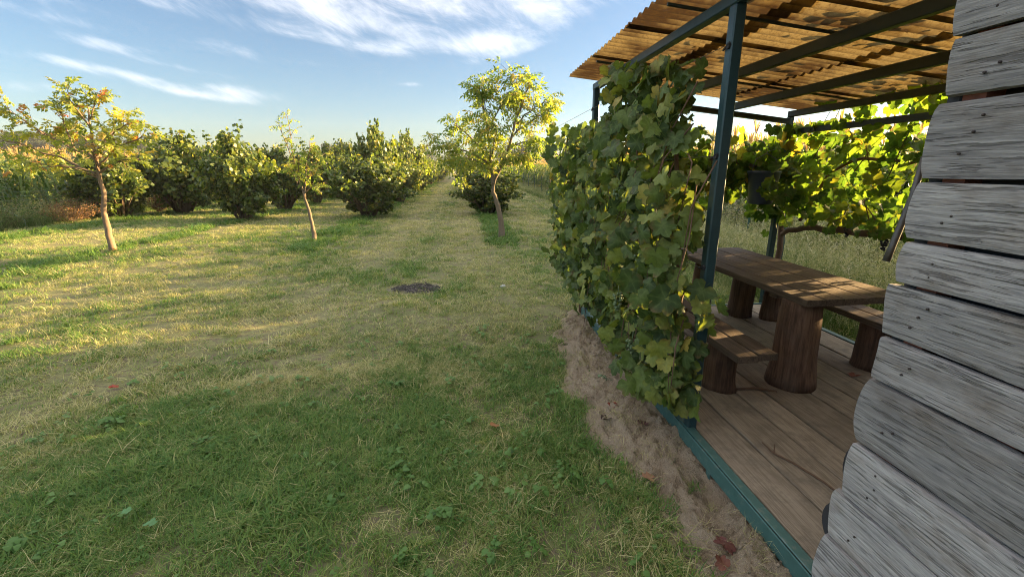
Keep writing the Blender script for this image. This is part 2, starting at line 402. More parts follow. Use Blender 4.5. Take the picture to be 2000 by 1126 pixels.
# ------------------------------------------------------------------ scatter through geometry nodes (only for uncountable stuff)
def scatter(name, pts, rotz, scl, idx, tint, variants, label, cat, tilt=None, kind='stuff'):
    n = len(pts)
    me = bpy.data.meshes.new(name); me.vertices.add(n); me.vertices.foreach_set('co', np.asarray(pts, np.float32).ravel())
    rot = np.zeros((n, 3), np.float32); rot[:, 2] = rotz
    if tilt is not None: rot[:, :2] = tilt
    for an, ty, val, key in (('rot', 'FLOAT_VECTOR', rot, 'vector'), ('scl', 'FLOAT', scl, 'value'), ('idx', 'INT', idx, 'value'), ('tint', 'FLOAT', tint, 'value')):
        a = me.attributes.new(an, ty, 'POINT')
        a.data.foreach_set(key, np.asarray(val, np.int32 if ty == 'INT' else np.float32).ravel())
    me.update()
    o = bpy.data.objects.new(name, me); COL.objects.link(o); tag(o, label, cat, kind=kind)
    c = bpy.data.collections.new(name + '_variants')
    for i, vm in enumerate(variants):
        vo = bpy.data.objects.new('%s_v%02d' % (name, i), vm); c.objects.link(vo)
    ng = bpy.data.node_groups.new(name + '_nodes', 'GeometryNodeTree')
    ng.interface.new_socket('Geometry', in_out='INPUT', socket_type='NodeSocketGeometry')
    ng.interface.new_socket('Geometry', in_out='OUTPUT', socket_type='NodeSocketGeometry')
    gi = ng.nodes.new('NodeGroupInput'); go = ng.nodes.new('NodeGroupOutput')
    ci = ng.nodes.new('GeometryNodeCollectionInfo'); ci.inputs['Collection'].default_value = c
    ci.inputs['Separate Children'].default_value = True; ci.inputs['Reset Children'].default_value = True
    ip = ng.nodes.new('GeometryNodeInstanceOnPoints'); ip.inputs['Pick Instance'].default_value = True
    def named(nm, ty):
        a = ng.nodes.new('GeometryNodeInputNamedAttribute'); a.data_type = ty; a.inputs['Name'].default_value = nm
        return a.outputs['Attribute']
    ng.links.new(gi.outputs[0], ip.inputs['Points']); ng.links.new(ci.outputs[0], ip.inputs['Instance'])
    ng.links.new(named('idx', 'INT'), ip.inputs['Instance Index'])
    e2r = ng.nodes.new('FunctionNodeEulerToRotation'); ng.links.new(named('rot', 'FLOAT_VECTOR'), e2r.inputs[0])
    ng.links.new(e2r.outputs[0], ip.inputs['Rotation']); ng.links.new(named('scl', 'FLOAT'), ip.inputs['Scale'])
    ng.links.new(ip.outputs[0], go.inputs[0])
    md = o.modifiers.new('scatter', 'NODES'); md.node_group = ng
    return o

# ------------------------------------------------------------------ ground
SOIL = [(1.02, .3), (1.04, 1.2), (1.05, 1.53), (1.05, 2.05), (.92, 2.35), (.84, 2.7), (.82, 3.2), (.86, 3.7), (.95, 4.4), (1.08, 4.9), (1.30, 5.35), (1.6, 5.4), (1.6, .3)]
DECK = (1.40, 1.10, 3.82, 5.14)
ASH = (-.75, 6.78)
def soil_dist(x, y):
    """signed: >0 inside the bare strip (approximate distance)"""
    x = np.asarray(x, float); y = np.asarray(y, float)
    ys = [p[1] for p in SOIL[:12]]; xs = [p[0] for p in SOIL[:12]]
    left = np.interp(y, ys, xs, left=1.02, right=1.6)
    d = x - left - (fbm(x * 5, y * 5, 3) - .5) * .26
    d = np.where(y > 5.35, -1, d); return np.where(x > 1.7, -1, d)
def ash_mask(x, y):
    r = np.hypot((x - ASH[0]) / .46, (y - ASH[1]) / .30) + (fbm(x * 6, y * 6, 3) - .5) * .7
    return 1 - sstep(.7, 1.05, r)
def dryness(x, y):
    """0 = lush green, 1 = straw"""
    a = fbm(x * .55 + 3, y * .38 + 9, 4); b = fbm(x * 2.2 + 40, y * 1.4, 3)
    tracks = .5 + .5 * np.sin((x + .25 * fbm(x * .2, y * .2, 2)) * 2 * np.pi / 2.1)
    d = .23 + (a - .5) * .85 + (b - .5) * .55 + .10 * tracks
    d = d + .16 * sstep(1.5, 8.0, y)
    # the bare scuffed line that curves through the near lawn
    t = np.abs(y - (3.55 + .26 * (x + 2.6))); d = d + .55 * np.exp(-(t / .14) ** 2) * sstep(-2.8, -2.2, x) * (1 - sstep(-.9, -.3, x))
    d = d - .25 * np.exp(-((x + 2.2) / 1.4) ** 2 - ((y - 2.7) / .8) ** 2)
    for (cx, w, y0, y1) in ((-8.0, .38, 8.2, 40), (-3.75, .42, 10.2, 40), (.95, .40, 10.6, 40), (-12.2, .5, 12, 40)):
        d = d - .7 * np.exp(-((x - cx) / w) ** 4) * sstep(y0 - .6, y0 + .6, y)
    d = d + .40 * np.exp(-((x + .1) / .4) ** 2) * sstep(8, 10, y) + .30 * np.exp(-((x + 1.9) / .5) ** 2) * sstep(8, 11, y) + .22 * np.exp(-((x - 2.4) / .6) ** 2) * sstep(7, 10, y)
    return np.clip(d, 0, 1)
def ground_z(x, y):
    x = np.asarray(x, float); y = np.asarray(y, float)
    r = np.hypot(x, y); fade = 1 - sstep(12, 30, r)
    return ((fbm(x * .9, y * .9, 3) - .5) * .07 + (fbm(x * 5, y * 5, 2) - .5) * .025) * fade

def ground_mat():
    m, nt, out = newmat('lawn_ground'); L = nt.links
    geo = N(nt, 'ShaderNodeNewGeometry'); P = geo.outputs['Position']
    d = N(nt, 'ShaderNodeAttribute', attribute_name='dry').outputs['Fac']
    ash = N(nt, 'ShaderNodeAttribute', attribute_name='ash').outputs['Fac']
    n1 = tnoise(nt, P, 38, 5, .7); n2 = tnoise(nt, P, 7, 5, .65); n3 = tnoise(nt, mapping(nt, P, (1.5, .4, 1)), 1, 5)
    green = mixc(nt, n1, (.045, .07, .022), (.15, .19, .065))
    straw = mixc(nt, n1, (.14, .125, .06), (.38, .36, .18))
    f = mathn(nt, 'ADD', d, mathn(nt, 'ADD', mathn(nt, 'MULTIPLY', mathn(nt, 'SUBTRACT', n2, .5), .9), mathn(nt, 'MULTIPLY', mathn(nt, 'SUBTRACT', n3, .5), .6)))
    col = mixc(nt, mathn(nt, 'MULTIPLY', f, 1.0, True), green, straw)
    soil = mixc(nt, n1, (.08, .062, .045), (.20, .16, .115))
    n4 = tnoise(nt, P, 16, 4, .7)
    col = mixc(nt, mathn(nt, 'MULTIPLY', mathn(nt, 'SUBTRACT', n4, .47), 6, True), col, soil)
    col = mixc(nt, ash, col, mixc(nt, n1, (.012, .011, .011), (.26, .235, .21)))
    p = N(nt, 'ShaderNodeBsdfPrincipled'); L.new(col, p.inputs['Base Color']); p.inputs['Roughness'].default_value = .95
    p.inputs['Specular IOR Level'].default_value = .1
    L.new(bump(nt, n1, .6, .03), p.inputs['Normal']); L.new(p.outputs[0], out.inputs[0]); return m
M_ground = ground_mat()

def axis_coords(lo, hi, fine_lo, fine_hi, step, grow=1.16):
    c = list(np.arange(fine_lo, fine_hi + 1e-6, step)); s = step
    while c[-1] < hi: s *= grow; c.append(c[-1] + s)
    s = step; c0 = [fine_lo]
    while c0[-1] > lo: s *= grow; c0.append(c0[-1] - s)
    return np.array(sorted(c0[1:]) + c)
def build_ground():
    xs = axis_coords(-1500, 1500, -10, 5, .085); ys = axis_coords(-300, 1800, .3, 14, .085)
    X, Y = np.meshgrid(xs, ys); Z = ground_z(X, Y)
    Z = Z - .16 * sstep(.06, .16, soil_dist(X, Y))
    Z = Z - .05 * ((X > 1.46) & (X < 3.7) & (Y > .3) & (Y < 5.0))
    nx, ny = len(xs), len(ys); i = np.arange(nx * ny).reshape(ny, nx)
    F = np.stack([i[:-1, :-1], i[:-1, 1:], i[1:, 1:], i[1:, :-1]], -1).reshape(-1, 4)
    x, y = X.ravel(), Y.ravel()
    me = mesh_data('ground', np.stack([x, y, Z.ravel()], 1), F, M_ground, True, {'dry': dryness(x, y), 'ash': ash_mask(x, y)})
    o = obj('ground', me); o['kind'] = 'structure'; o['label'] = 'mown orchard lawn with dry straw patches'
build_ground()

def build_soil():
    m, nt, out = newmat('bare_soil'); L = nt.links
    P = N(nt, 'ShaderNodeNewGeometry').outputs['Position']
    n1 = tnoise(nt, P, 60, 6, .7); n2 = tnoise(nt, P, 6, 4, .6); n3 = tnoise(nt, P, 180, 3, .6)
    col = mixc(nt, n1, (.35, .27, .185), (.66, .54, .40))
    col = mixc(nt, mathn(nt, 'MULTIPLY', mathn(nt, 'SUBTRACT', n2, .52), 4, True), col, mixc(nt, n1, (.19, .135, .09), (.38, .285, .20)))
    p = N(nt, 'ShaderNodeBsdfPrincipled'); L.new(col, p.inputs['Base Color']); p.inputs['Roughness'].default_value = .95; p.inputs['Specular IOR Level'].default_value = .1
    h = mathn(nt, 'ADD', n1, mathn(nt, 'MULTIPLY', n3, .5))
    L.new(bump(nt, h, 1.0, .05), p.inputs['Normal']); L.new(p.outputs[0], out.inputs[0])
    xs = np.arange(.45, 1.72, .014); ys = np.arange(.4, 5.6, .014)
    X, Y = np.meshgrid(xs, ys); d = soil_dist(X, Y)
    cl = np.abs(fbm(X * 9, Y * 9, 4) - .5) * 2
    Z = ground_z(X, Y) + np.where(d > 0, .035 * sstep(0, .22, d) + .006, -.05 * sstep(0, .1, -d) + .006)
    Z = Z + (fbm(X * 14, Y * 14, 4) - .5) * .10 * sstep(-.05, .1, d) + (.5 - cl) * .035 * sstep(0, .2, d) + (fbm(X * 45, Y * 45, 3) - .5) * .04 * sstep(0, .1, d)
    # a hollow under the rail and a burrow mouth
    Z = Z - .10 * np.exp(-((X - 1.34) / .10) ** 2 - ((Y - 2.02) / .12) ** 2) - .13 * np.exp(-((X - 1.27) / .055) ** 2 - ((Y - 1.74) / .06) ** 2)
    Z = Z + .04 * np.exp(-((X - 1.37) / .10) ** 2 - ((Y - 3.4) / .16) ** 2) + .03 * np.exp(-((X - 1.33) / .07) ** 2 - ((Y - 1.62) / .07) ** 2)
    Z = np.where(X > 1.5, np.minimum(Z, .02), Z)
    nx, ny = len(xs), len(ys); i = np.arange(nx * ny).reshape(ny, nx)
    F = np.stack([i[:-1, :-1], i[:-1, 1:], i[1:, 1:], i[1:, :-1]], -1).reshape(-1, 4)
    keep = (d.ravel() > -.25)[F].any(1); F = F[keep]
    global soil_z
    soil_z = lambda px, py: Z[np.clip(((np.asarray(py) - .4) / .014).astype(int), 0, ny - 1), np.clip(((np.asarray(px) - .45) / .014).astype(int), 0, nx - 1)]
    me = mesh_data('bare_soil', np.stack([X.ravel(), Y.ravel(), Z.ravel()], 1), F, m, True)
    o = obj('bare_soil_path', me); o['kind'] = 'structure'; o['label'] = 'strip of dry bare soil along the porch edge'
build_soil()
SOIL_MAT = bpy.data.materials['bare_soil']
def crumb(seed):
    r = np.random.default_rng(seed); t = (1 + 5 ** .5) / 2
    v = np.array([(-1, t, 0), (1, t, 0), (-1, -t, 0), (1, -t, 0), (0, -1, t), (0, 1, t), (0, -1, -t), (0, 1, -t), (t, 0, -1), (t, 0, 1), (-t, 0, -1), (-t, 0, 1)]) * .5 * r.uniform(.6, 1.2, (12, 1))
    f = np.array([(0, 11, 5), (0, 5, 1), (0, 1, 7), (0, 7, 10), (0, 10, 11), (1, 5, 9), (5, 11, 4), (11, 10, 2), (10, 7, 6), (7, 1, 8), (3, 9, 4), (3, 4, 2), (3, 2, 6), (3, 6, 8), (3, 8, 9), (4, 9, 5), (2, 4, 11), (6, 2, 10), (8, 6, 7), (9, 8, 1)])
    return mesh_data('crumb', v, f, SOIL_MAT, True)

# ------------------------------------------------------------------ grass
def tuft(seed, nb, h, spread, width, lean, seg=3, flat=0.0):
    r = np.random.default_rng(seed); V = []; F = []; BL = []
    for b in range(nb):
        bl = r.normal(0, .13) + (.35 if r.random() < .12 else 0)
        a = r.uniform(0, 2 * math.pi); rr = spread * math.sqrt(r.random()); bx, by = rr * math.cos(a), rr * math.sin(a)
        hd = r.uniform(0, 2 * math.pi); hh = h * r.uniform(.45, 1.15); ln = lean * r.uniform(.3, 1.4) * hh; w = width * r.uniform(.6, 1.3)
        dx, dy = math.cos(hd), math.sin(hd); n0 = len(V)
        for s in range(seg + 1):
            t = s / seg; ww = w * (1 - t ** 1.5) * .5
            x = bx + dx * ln * t ** 1.6; y = by + dy * ln * t ** 1.6; z = hh * (t - .5 * min(1, lean) * t * t * (1 - flat)) * (1 - flat * .7) + .002
            if s == seg: V.append((x, y, z))
            else: V += [(x - dy * ww, y + dx * ww, z), (x + dy * ww, y - dx * ww, z)]
        for s in range(seg - 1):
            k = n0 + s * 2; F += [(k, k + 1, k + 3), (k, k + 3, k + 2)]
        k = n0 + (seg - 1) * 2; F.append((k, k + 1, k + 2)); BL += [bl] * (len(V) - n0)
    return np.array(V), np.array(F), np.array(BL)
def tuft_mesh(name, mat, *a, **k):
    v, f, b = tuft(*a, **k); return mesh_data(name, v, f, mat, False, {'bl': b})
def rosette(seed, nl, size):
    r = np.random.default_rng(seed); V = []; F = []
    for b in range(nl):
        a = r.uniform(0, 6.28); rr = r.uniform(.01, .05); l = size * r.uniform(.6, 1.2); w = l * .8; z = r.uniform(.015, .05)
        dx, dy = math.cos(a), math.sin(a); n0 = len(V)
        for t, ww in ((0, .15), (.3, .5), (.65, .52), (1, .1)):
            for s in (-1, 1): V.append((dx * (rr + l * t) - dy * w * ww * s, dy * (rr + l * t) + dx * w * ww * s, z + .02 * t - .03 * t * t + .006 * abs(s)))
        for s in range(3):
            k = n0 + 2 * s; F += [(k, k + 1, k + 3), (k, k + 3, k + 2)]
    return np.array(V), np.array(F)
GR_STOPS = [(0, (.075, .17, .038)), (.3, (.165, .26, .062)), (.52, (.235, .285, .09)), (.74, (.37, .36, .155)), (1, (.54, .49, .27))]
M_grass = leafmat('grass_blades', GR_STOPS, trans=.35, src='inst', tgain=1.25, rough=.55, spec=.2, veins=False, blade=True)
M_clover = leafmat('broad_weed_leaves', [(0, (.09, .19, .04)), (.6, (.13, .24, .06)), (1, (.17, .26, .09))], trans=.35, src='inst', tgain=1.3, veins=False)

def build_grass():
    vs_ = []
    for i in range(4): vs_.append(tuft_mesh('tuft', M_grass, 20 + i, 16, .05, .05, .0042, .9))
    for i in range(3): vs_.append(tuft_mesh('long_tuft', M_grass, 40 + i, 18, .078, .055, .006, .95))
    for i in range(2): vs_.append(tuft_mesh('straw', M_grass, 60 + i, 12, .075, .06, .0034, 1.4, flat=.75))
    for i in range(2): vs_.append(mesh_data('rosette', *rosette(80 + i, 7, .03), M_clover))
    # radial density around the camera's standing place
    N1, N2 = 30000, 115000
    th = np.radians(rng.uniform(-60, 50, N1)) + math.radians(6); d = np.sqrt(rng.uniform(.7 ** 2, 4.2 ** 2, N1))
    th2 = np.radians(rng.uniform(-58, 48, N2)) + math.radians(6); d2 = (rng.uniform(math.sqrt(4.2), math.sqrt(62), N2)) ** 2
    th = np.concatenate([th, th2]); d = np.concatenate([d, d2])
    x, y = d * np.sin(th), d * np.cos(th)
    dr = dryness(x, y); sd = soil_dist(x, y); am = ash_mask(x, y)
    keep = (sd < .04 - .12 * rng.random(len(x))) | (rng.random(len(x)) < .014)
    keep &= ~((x > 1.38) & (x < 3.86) & (y > -1) & (y < 5.16)) & ~((x > 1.2) & (y < 1.5))
    keep &= rng.random(len(x)) > am * .93
    bare = fbm(x * 1.7 + 60, y * 1.7, 3); keep &= (bare > .40) | (rng.random(len(x)) < .30)
    keep &= (x > -15.5) & (x < 7)
    x, y, dr, d = x[keep], y[keep], dr[keep], d[keep]; n = len(x)
    lushp = np.clip(.62 - dr * 1.5, 0, .6)
    u = rng.random(n); lush = u < lushp
    u2 = rng.random(n); straw = (~lush) & (u2 < .13 + .36 * dr)
    ros = (~lush) & (~straw) & (rng.random(n) < .022 * (d < 5))
    idx = rng.integers(0, 4, n); idx[lush] = rng.integers(4, 7, lush.sum()); idx[straw] = rng.integers(7, 9, straw.sum()); idx[ros] = rng.integers(9, 11, ros.sum())
    tint = np.clip(dr * .85 + rng.normal(.07, .27, n) + (fbm(x * 3.1 + 11, y * 3.1, 3) - .5) * .5, 0, 1)
    tint[straw] = np.clip(rng.normal(.82, .16, straw.sum()), 0, 1); tint[lush] = np.clip(rng.normal(.22, .13, lush.sum()) + .1 * dr[lush], 0, 1)
    scl = rng.uniform(.55, 1.35, n) * (.55 + .95 * fbm(x * 1.9 + 7, y * 1.9, 3)) * np.clip((d / 4.2) ** .42, 1, 2.6)
    strip = np.zeros(n)
    for (cx, w, y0) in ((-8.0, .36, 8.2), (-3.75, .40, 10.2), (.95, .38, 10.6), (-12.2, .5, 12)): strip += np.exp(-((x - cx) / w) ** 4) * sstep(y0 - .6, y0 + .6, y)
    inst = (strip > .4) & (rng.random(n) < .75); tint[inst] = np.clip(rng.normal(.16, .12, inst.sum()), 0, 1); idx[inst] = rng.integers(4, 7, inst.sum())
    scl *= 1 + .45 * np.clip(strip, 0, 1) * (rng.random(n) < .7)
    scl[lush & (d < 4)] *= .9
    pts = np.stack([x, y, np.where(sd[keep] > -.1, ground_z(x, y) + .008, ground_z(x, y))], 1)
    scatter('lawn_grass', pts, rng.uniform(0, 6.28, n), scl, idx, tint, vs_, 'short mown grass with straw and weeds covering the orchard floor', 'grass', tilt=rng.normal(0, .16, (n, 2)))
build_grass()
def build_soil_litter():
    n = 8000; x = rng.uniform(.6, 1.4, n); y = rng.uniform(.9, 5.3, n); sd = soil_dist(x, y)
    k = (sd > .03) & (rng.random(n) < .35 + .65 * (fbm(x * 4, y * 4, 3) > .5)); x, y = x[k], y[k]; n = len(x)
    vs_ = [crumb(i) for i in range(3)] + [tuft_mesh('straw_bits', M_grass, 160 + i, 4, .10, .05, .0022, 1.6, flat=.9) for i in range(3)]
    idx = np.where(rng.random(n) < .62, rng.integers(0, 3, n), rng.integers(3, 6, n))
    scl = np.where(idx < 3, rng.uniform(.003, .010, n) * np.where(rng.random(n) < .08, 2.2, 1), rng.uniform(.4, 1.0, n))
    scatter('soil_litter', np.stack([x, y, soil_z(x, y) + .002], 1), rng.uniform(0, 6.28, n), scl, idx, np.clip(rng.normal(.78, .15, n), 0, 1), vs_, 'crumbs of dry earth and bits of straw on the bare strip', 'litter', tilt=rng.normal(0, .3, (n, 2)))
build_soil_litter()

def build_tall_weeds():
    M_w = leafmat('tall_weed_blades', [(0, (.06, .12, .03)), (.4, (.14, .20, .07)), (.7, (.32, .33, .19)), (1, (.50, .46, .33))], trans=.4, src='inst', tgain=1.4, rough=.6, spec=.15, veins=False, blade=True)
    vs_ = [tuft_mesh('tall', M_w, 100 + i, 22, .75, .13, .011, .7, seg=4) for i in range(4)]
    def plume(seed):
        r = np.random.default_rng(seed); v, f, b = tuft(seed, 12, .85, .10, .007, .5, seg=4); V = v.tolist(); F = f.tolist(); B = b.tolist()
        for tip in [q for q in range(8, len(v), 9)]:
            p = v[tip]
            for j in range(9):
                q = p + np.array([r.normal(0, .012), r.normal(0, .012), -.16 * j / 9 + .02]); d = np.array([r.normal(0, .025), r.normal(0, .025), r.uniform(.01, .04)]); w = np.cross(d, r.normal(0, 1, 3)); w = w / (np.linalg.norm(w) + 1e-9) * .0055
                k = len(V); V += [list(q - w), list(q + w), list(q + d)]; F.append([k, k + 1, k + 2]); B += [.45] * 3
        return mesh_data('seedy', np.array(V), np.array(F), M_w, False, {'bl': np.array(B)})
    vs_ += [plume(110 + i) for i in range(3)]
    def zone(n, x0, x1, y0, y1, s0, s1, t0, ts):
        x = rng.uniform(x0, x1, n); y = rng.uniform(y0, y1, n)
        return np.stack([x, y, np.zeros(n), rng.uniform(s0, s1, n), np.clip(rng.normal(t0, ts, n), 0, 1)], 1)
    Z = np.concatenate([zone(2600, 4.55, 6.6, 1.0, 12.0, .7, 1.2, .36, .2), zone(3400, 6.2, 9.0, -1.0, 11.0, 1.2, 1.9, .45, .2), zone(900, 4.1, 4.8, 1.0, 10.0, .3, .6, .25, .15),
                        zone(2600, 5.0, 6.5, 9, 60, .35, .72, .22, .18), zone(900, 4.8, 5.4, 8, 60, .3, .7, .3, .15),
                        zone(600, 1.6, 4.6, 5.5, 7.6, .16, .35, .3, .15)])
    sun_gap = np.abs(Z[:, 1] - 4.75 - .277 * (Z[:, 0] - 8.6)) < .2; Z = Z[~(sun_gap & (Z[:, 0] > 4.4))]      # gap added along the sun's azimuth to let low sunlight in
    n = len(Z)
    scatter('tall_weeds', np.stack([Z[:, 0], Z[:, 1], ground_z(Z[:, 0], Z[:, 1])], 1), rng.uniform(0, 6.28, n), Z[:, 3], rng.integers(0, 7, n), Z[:, 4], vs_,
            'tall pale seeding grass and weeds behind the porch and along the right fence', 'weeds', tilt=rng.normal(0, .08, (n, 2)))
    # weeds and brush along the left boundary
    L = np.concatenate([zone(1700, -15.8, -13.6, 9, 22, .5, 1.15, .18, .15), zone(700, -15.2, -13.6, 22, 50, .6, 1.2, .22, .16)])
    n = len(L)
    scatter('boundary_weeds', np.stack([L[:, 0], L[:, 1], np.zeros(n)], 1), rng.uniform(0, 6.28, n), L[:, 3], rng.integers(0, 5, n), L[:, 4], vs_,
            'green weed thicket along the left boundary below the corn', 'weeds', tilt=rng.normal(0, .1, (n, 2)))
build_tall_weeds()

# ------------------------------------------------------------------ corn
def corn_plant(seed):
    r = np.random.default_rng(seed); V = []; F = []; C = []
    H = r.uniform(2.0, 2.35)
    def strip(pts, ws, side, cols):
        n0 = len(V)
        for p, w, c in zip(pts, ws, cols):
            V.append(tuple(np.array(p) - side * w)); V.append(tuple(np.array(p) + side * w)); C.extend([c, c])
        for i in range(len(pts) - 1):
            k = n0 + 2 * i; F.append((k, k + 1, k + 3)); F.append((k, k + 3, k + 2))
    for a in (0, math.pi / 2):
        strip([(0, 0, 0), (0, 0, H * .5), (0, 0, H)], [.014, .012, .006], np.array([math.cos(a), math.sin(a), 0]), [.35, .3, .5])
    for k in range(17):
        z = H * (.12 + .80 * (k / 17) ** .8) + r.uniform(-.05, .05); a = (k % 2) * math.pi + r.normal(0, .5) + seed; l = r.uniform(.55, .85); dx, dy = math.cos(a), math.sin(a)
        c0 = (.6 if z < .4 else .12 + .26 * (z / H) ** 2) + r.normal(0, .1)
        T = np.linspace(0, 1, 6); up = r.uniform(.35, .6); dr = r.uniform(.5, 1.1)
        pts = [(dx * l * t * .85, dy * l * t * .85, z + l * (up * 1.6 * t - dr * 1.5 * t * t)) for t in T]
        strip(pts, [.024, .05, .056, .046, .03, .005], np.array([-dy, dx, 0]), np.clip(c0 + .18 * T, 0, 1))
    for k in range(8):
        a = r.uniform(0, 6.28); l = r.uniform(.18, .34); s = r.uniform(.15, .6)
        strip([(0, 0, H - .02), (math.cos(a) * l * s * .6, math.sin(a) * l * s * .6, H + l * .7), (math.cos(a) * l * s, math.sin(a) * l * s, H + l * .95)], [.008, .012, .004], np.array([-math.sin(a), math.cos(a), 0]), [.95, 1, 1])
    return np.array(V), np.array(F), np.array(C)
def corn_mat():
    m, nt, out = newmat('corn'); L = nt.links
    a = N(nt, 'ShaderNodeAttribute', attribute_name='hc').outputs['Fac']
    b = N(nt, 'ShaderNodeAttribute', attribute_name='tint', attribute_type='INSTANCER').outputs['Fac']
    f = mathn(nt, 'ADD', a, mathn(nt, 'MULTIPLY', mathn(nt, 'SUBTRACT', b, .5), .5), True)
    col = ramp(nt, [(0, (.06, .13, .025)), (.35, (.15, .20, .05)), (.6, (.36, .31, .12)), (.8, (.40, .29, .13)), (1, (.42, .27, .13))], f)
    p = N(nt, 'ShaderNodeBsdfPrincipled'); L.new(col, p.inputs['Base Color']); p.inputs['Roughness'].default_value = .55; p.inputs['Specular IOR Level'].default_value = .3
    t = N(nt, 'ShaderNodeBsdfTranslucent'); L.new(mixc(nt, 1, col, (1.5, 1.5, .8), 'MULTIPLY'), t.inputs[0])
    mx = N(nt, 'ShaderNodeMixShader'); mx.inputs[0].default_value = .35
    L.new(p.outputs[0], mx.inputs[1]); L.new(t.outputs[0], mx.inputs[2]); L.new(mx.outputs[0], out.inputs[0]); return m
def build_corn():
    M = corn_mat(); vs_ = []
    for i in range(5):
        v, f, c = corn_plant(200 + i); vs_.append(mesh_data('corn', v, f, M, False, {'hc': c}))
    def field(x0, x1, y0, y1, dx, dy, jit=.1):
        xs = np.arange(x0, x1, dx); ys = np.arange(y0, y1, dy); X, Y = np.meshgrid(xs, ys)
        x, y = X.ravel() + rng.normal(0, jit * .5, X.size), Y.ravel() + rng.normal(0, jit, X.size)
        k = rng.random(x.size) < .9; return np.stack([x[k], y[k]], 1)
    def put(name, P, label, tm):
        n = len(P)
        scatter(name, np.stack([P[:, 0], P[:, 1], np.zeros(n)], 1), rng.uniform(0, 6.28, n), rng.uniform(.94, 1.16, n), rng.integers(0, 5, n),
                np.clip(rng.normal(tm, .25, n), 0, 1), vs_, label, 'corn field', tilt=rng.normal(0, .05, (n, 2)))
    R = np.concatenate([field(6.7, 14, 8.5, 34, .7, .22), field(6.7, 16, 34, 120, .9, .5), field(8.6, 17, -4, 8.5, .6, .18)])
    R = R[~((np.abs(R[:, 1] - 4.75 - .277 * (R[:, 0] - 8.6)) < .28) & (R[:, 1] < 8.4))]  # gap added in the corn as well, so low sun reaches the porch
    put('corn_field', R, 'ripening corn field behind the wire fence on the right', .32)
    Lf = np.concatenate([field(-30, -15.9, 10, 40, .9, .45), field(-46, -15.9, 40, 110, 1.3, .9)])
    put('corn_field', Lf, 'ripening corn field with orange tassels on the left beyond the weeds', .22)
build_corn()

# ------------------------------------------------------------------ leaf templates and clouds of leaves
def basis(y, n):
    """rows: columns of rotation matrices built from leaf axis y and normal n (arrays k,3)"""
    y = y / np.linalg.norm(y, axis=1, keepdims=True)
    n = n - y * (n * y).sum(1, keepdims=True); n = n / (np.linalg.norm(n, axis=1, keepdims=True) + 1e-9)
    x = np.cross(y, n); return np.stack([x, y, n], 2)
def leaf_cloud(name, P, R, s, tv, tf, tint, mat, extra=None):
    k, nv = len(P), len(tv)
    V = np.einsum('kij,vj->kvi', R, tv) * np.asarray(s)[:, None, None] + P[:, None, :]
    F = (tf[None] + (np.arange(k) * nv)[:, None, None]).reshape(-1, tf.shape[1])
    at = {'tint': np.repeat(tint, nv)}
    if extra:
        for q, a in extra.items(): at[q] = np.tile(a, k)
    return mesh_data(name, V.reshape(-1, 3), F, mat, False, at)
ROUND_V = np.array([(0, 0, 0), (-.36, .3, .07), (.36, .3, .07), (-.38, .66, .05), (.38, .66, .05), (0, 1.0, -.10), (0, .5, -.02)], float)
ROUND_F = np.array([(0, 6, 1), (0, 2, 6), (1, 6, 3), (2, 4, 6), (3, 6, 5), (4, 5, 6)])

def vine_leaf(seed):
    r = np.random.default_rng(seed)
    half = [(0, 1.0), (8, .90), (17, .88), (26, .74), (33, .64), (41, .78), (49, .84), (54, .94), (61, .84), (70, .82), (79, .63), (88, .74), (100, .77), (112, .84), (121, .74), (134, .73), (148, .64), (163, .56), (174, .2)]
    out = [(a, q) for a, q in half] + [(-a, q) for a, q in reversed(half[1:])]
    veinset = {0, 54, 112, -54, -112}
    V = [(0, 0, 0)]; vein = [1.0]; rim = [0.0]; curl = r.uniform(-.45, .08); fold = r.uniform(-.15, .35); wv = r.uniform(.06, .22); ph = r.uniform(0, 6)
    def pos(a, q):
        t = math.radians(a); x, y = math.sin(t) * q, math.cos(t) * q
        return (x, y, curl * q * q + fold * abs(x) + wv * math.sin(3 * t + ph) * q * q)
    n = len(out)
    for a, q in out: V.append(pos(a, q * .52)); vein.append(.9 if a in veinset else 0.0); rim.append(.0)
    for a, q in out:
        V.append(pos(a, q * r.uniform(.94, 1.06))); vein.append(.35 if a in veinset else 0.0); rim.append(1.0)
    F = []
    for i in range(n):
        j = (i + 1) % n
        F.append((0, 1 + j, 1 + i)); F.append((1 + i, 1 + j, 1 + n + j)); F.append((1 + i, 1 + n + j, 1 + n + i))
    k = len(V); V += [(-.012, 0, 0), (.012, 0, 0), (.010, -.55, .22), (-.010, -.55, .22)]; vein += [1.0] * 4; rim += [0.0] * 4; F += [(k, k + 1, k + 2), (k, k + 2, k + 3)]      # petiole
    return np.array(V), np.array(F), np.array(vein), np.array(rim)
VLEAF = [vine_leaf(300 + i) for i in range(6)]

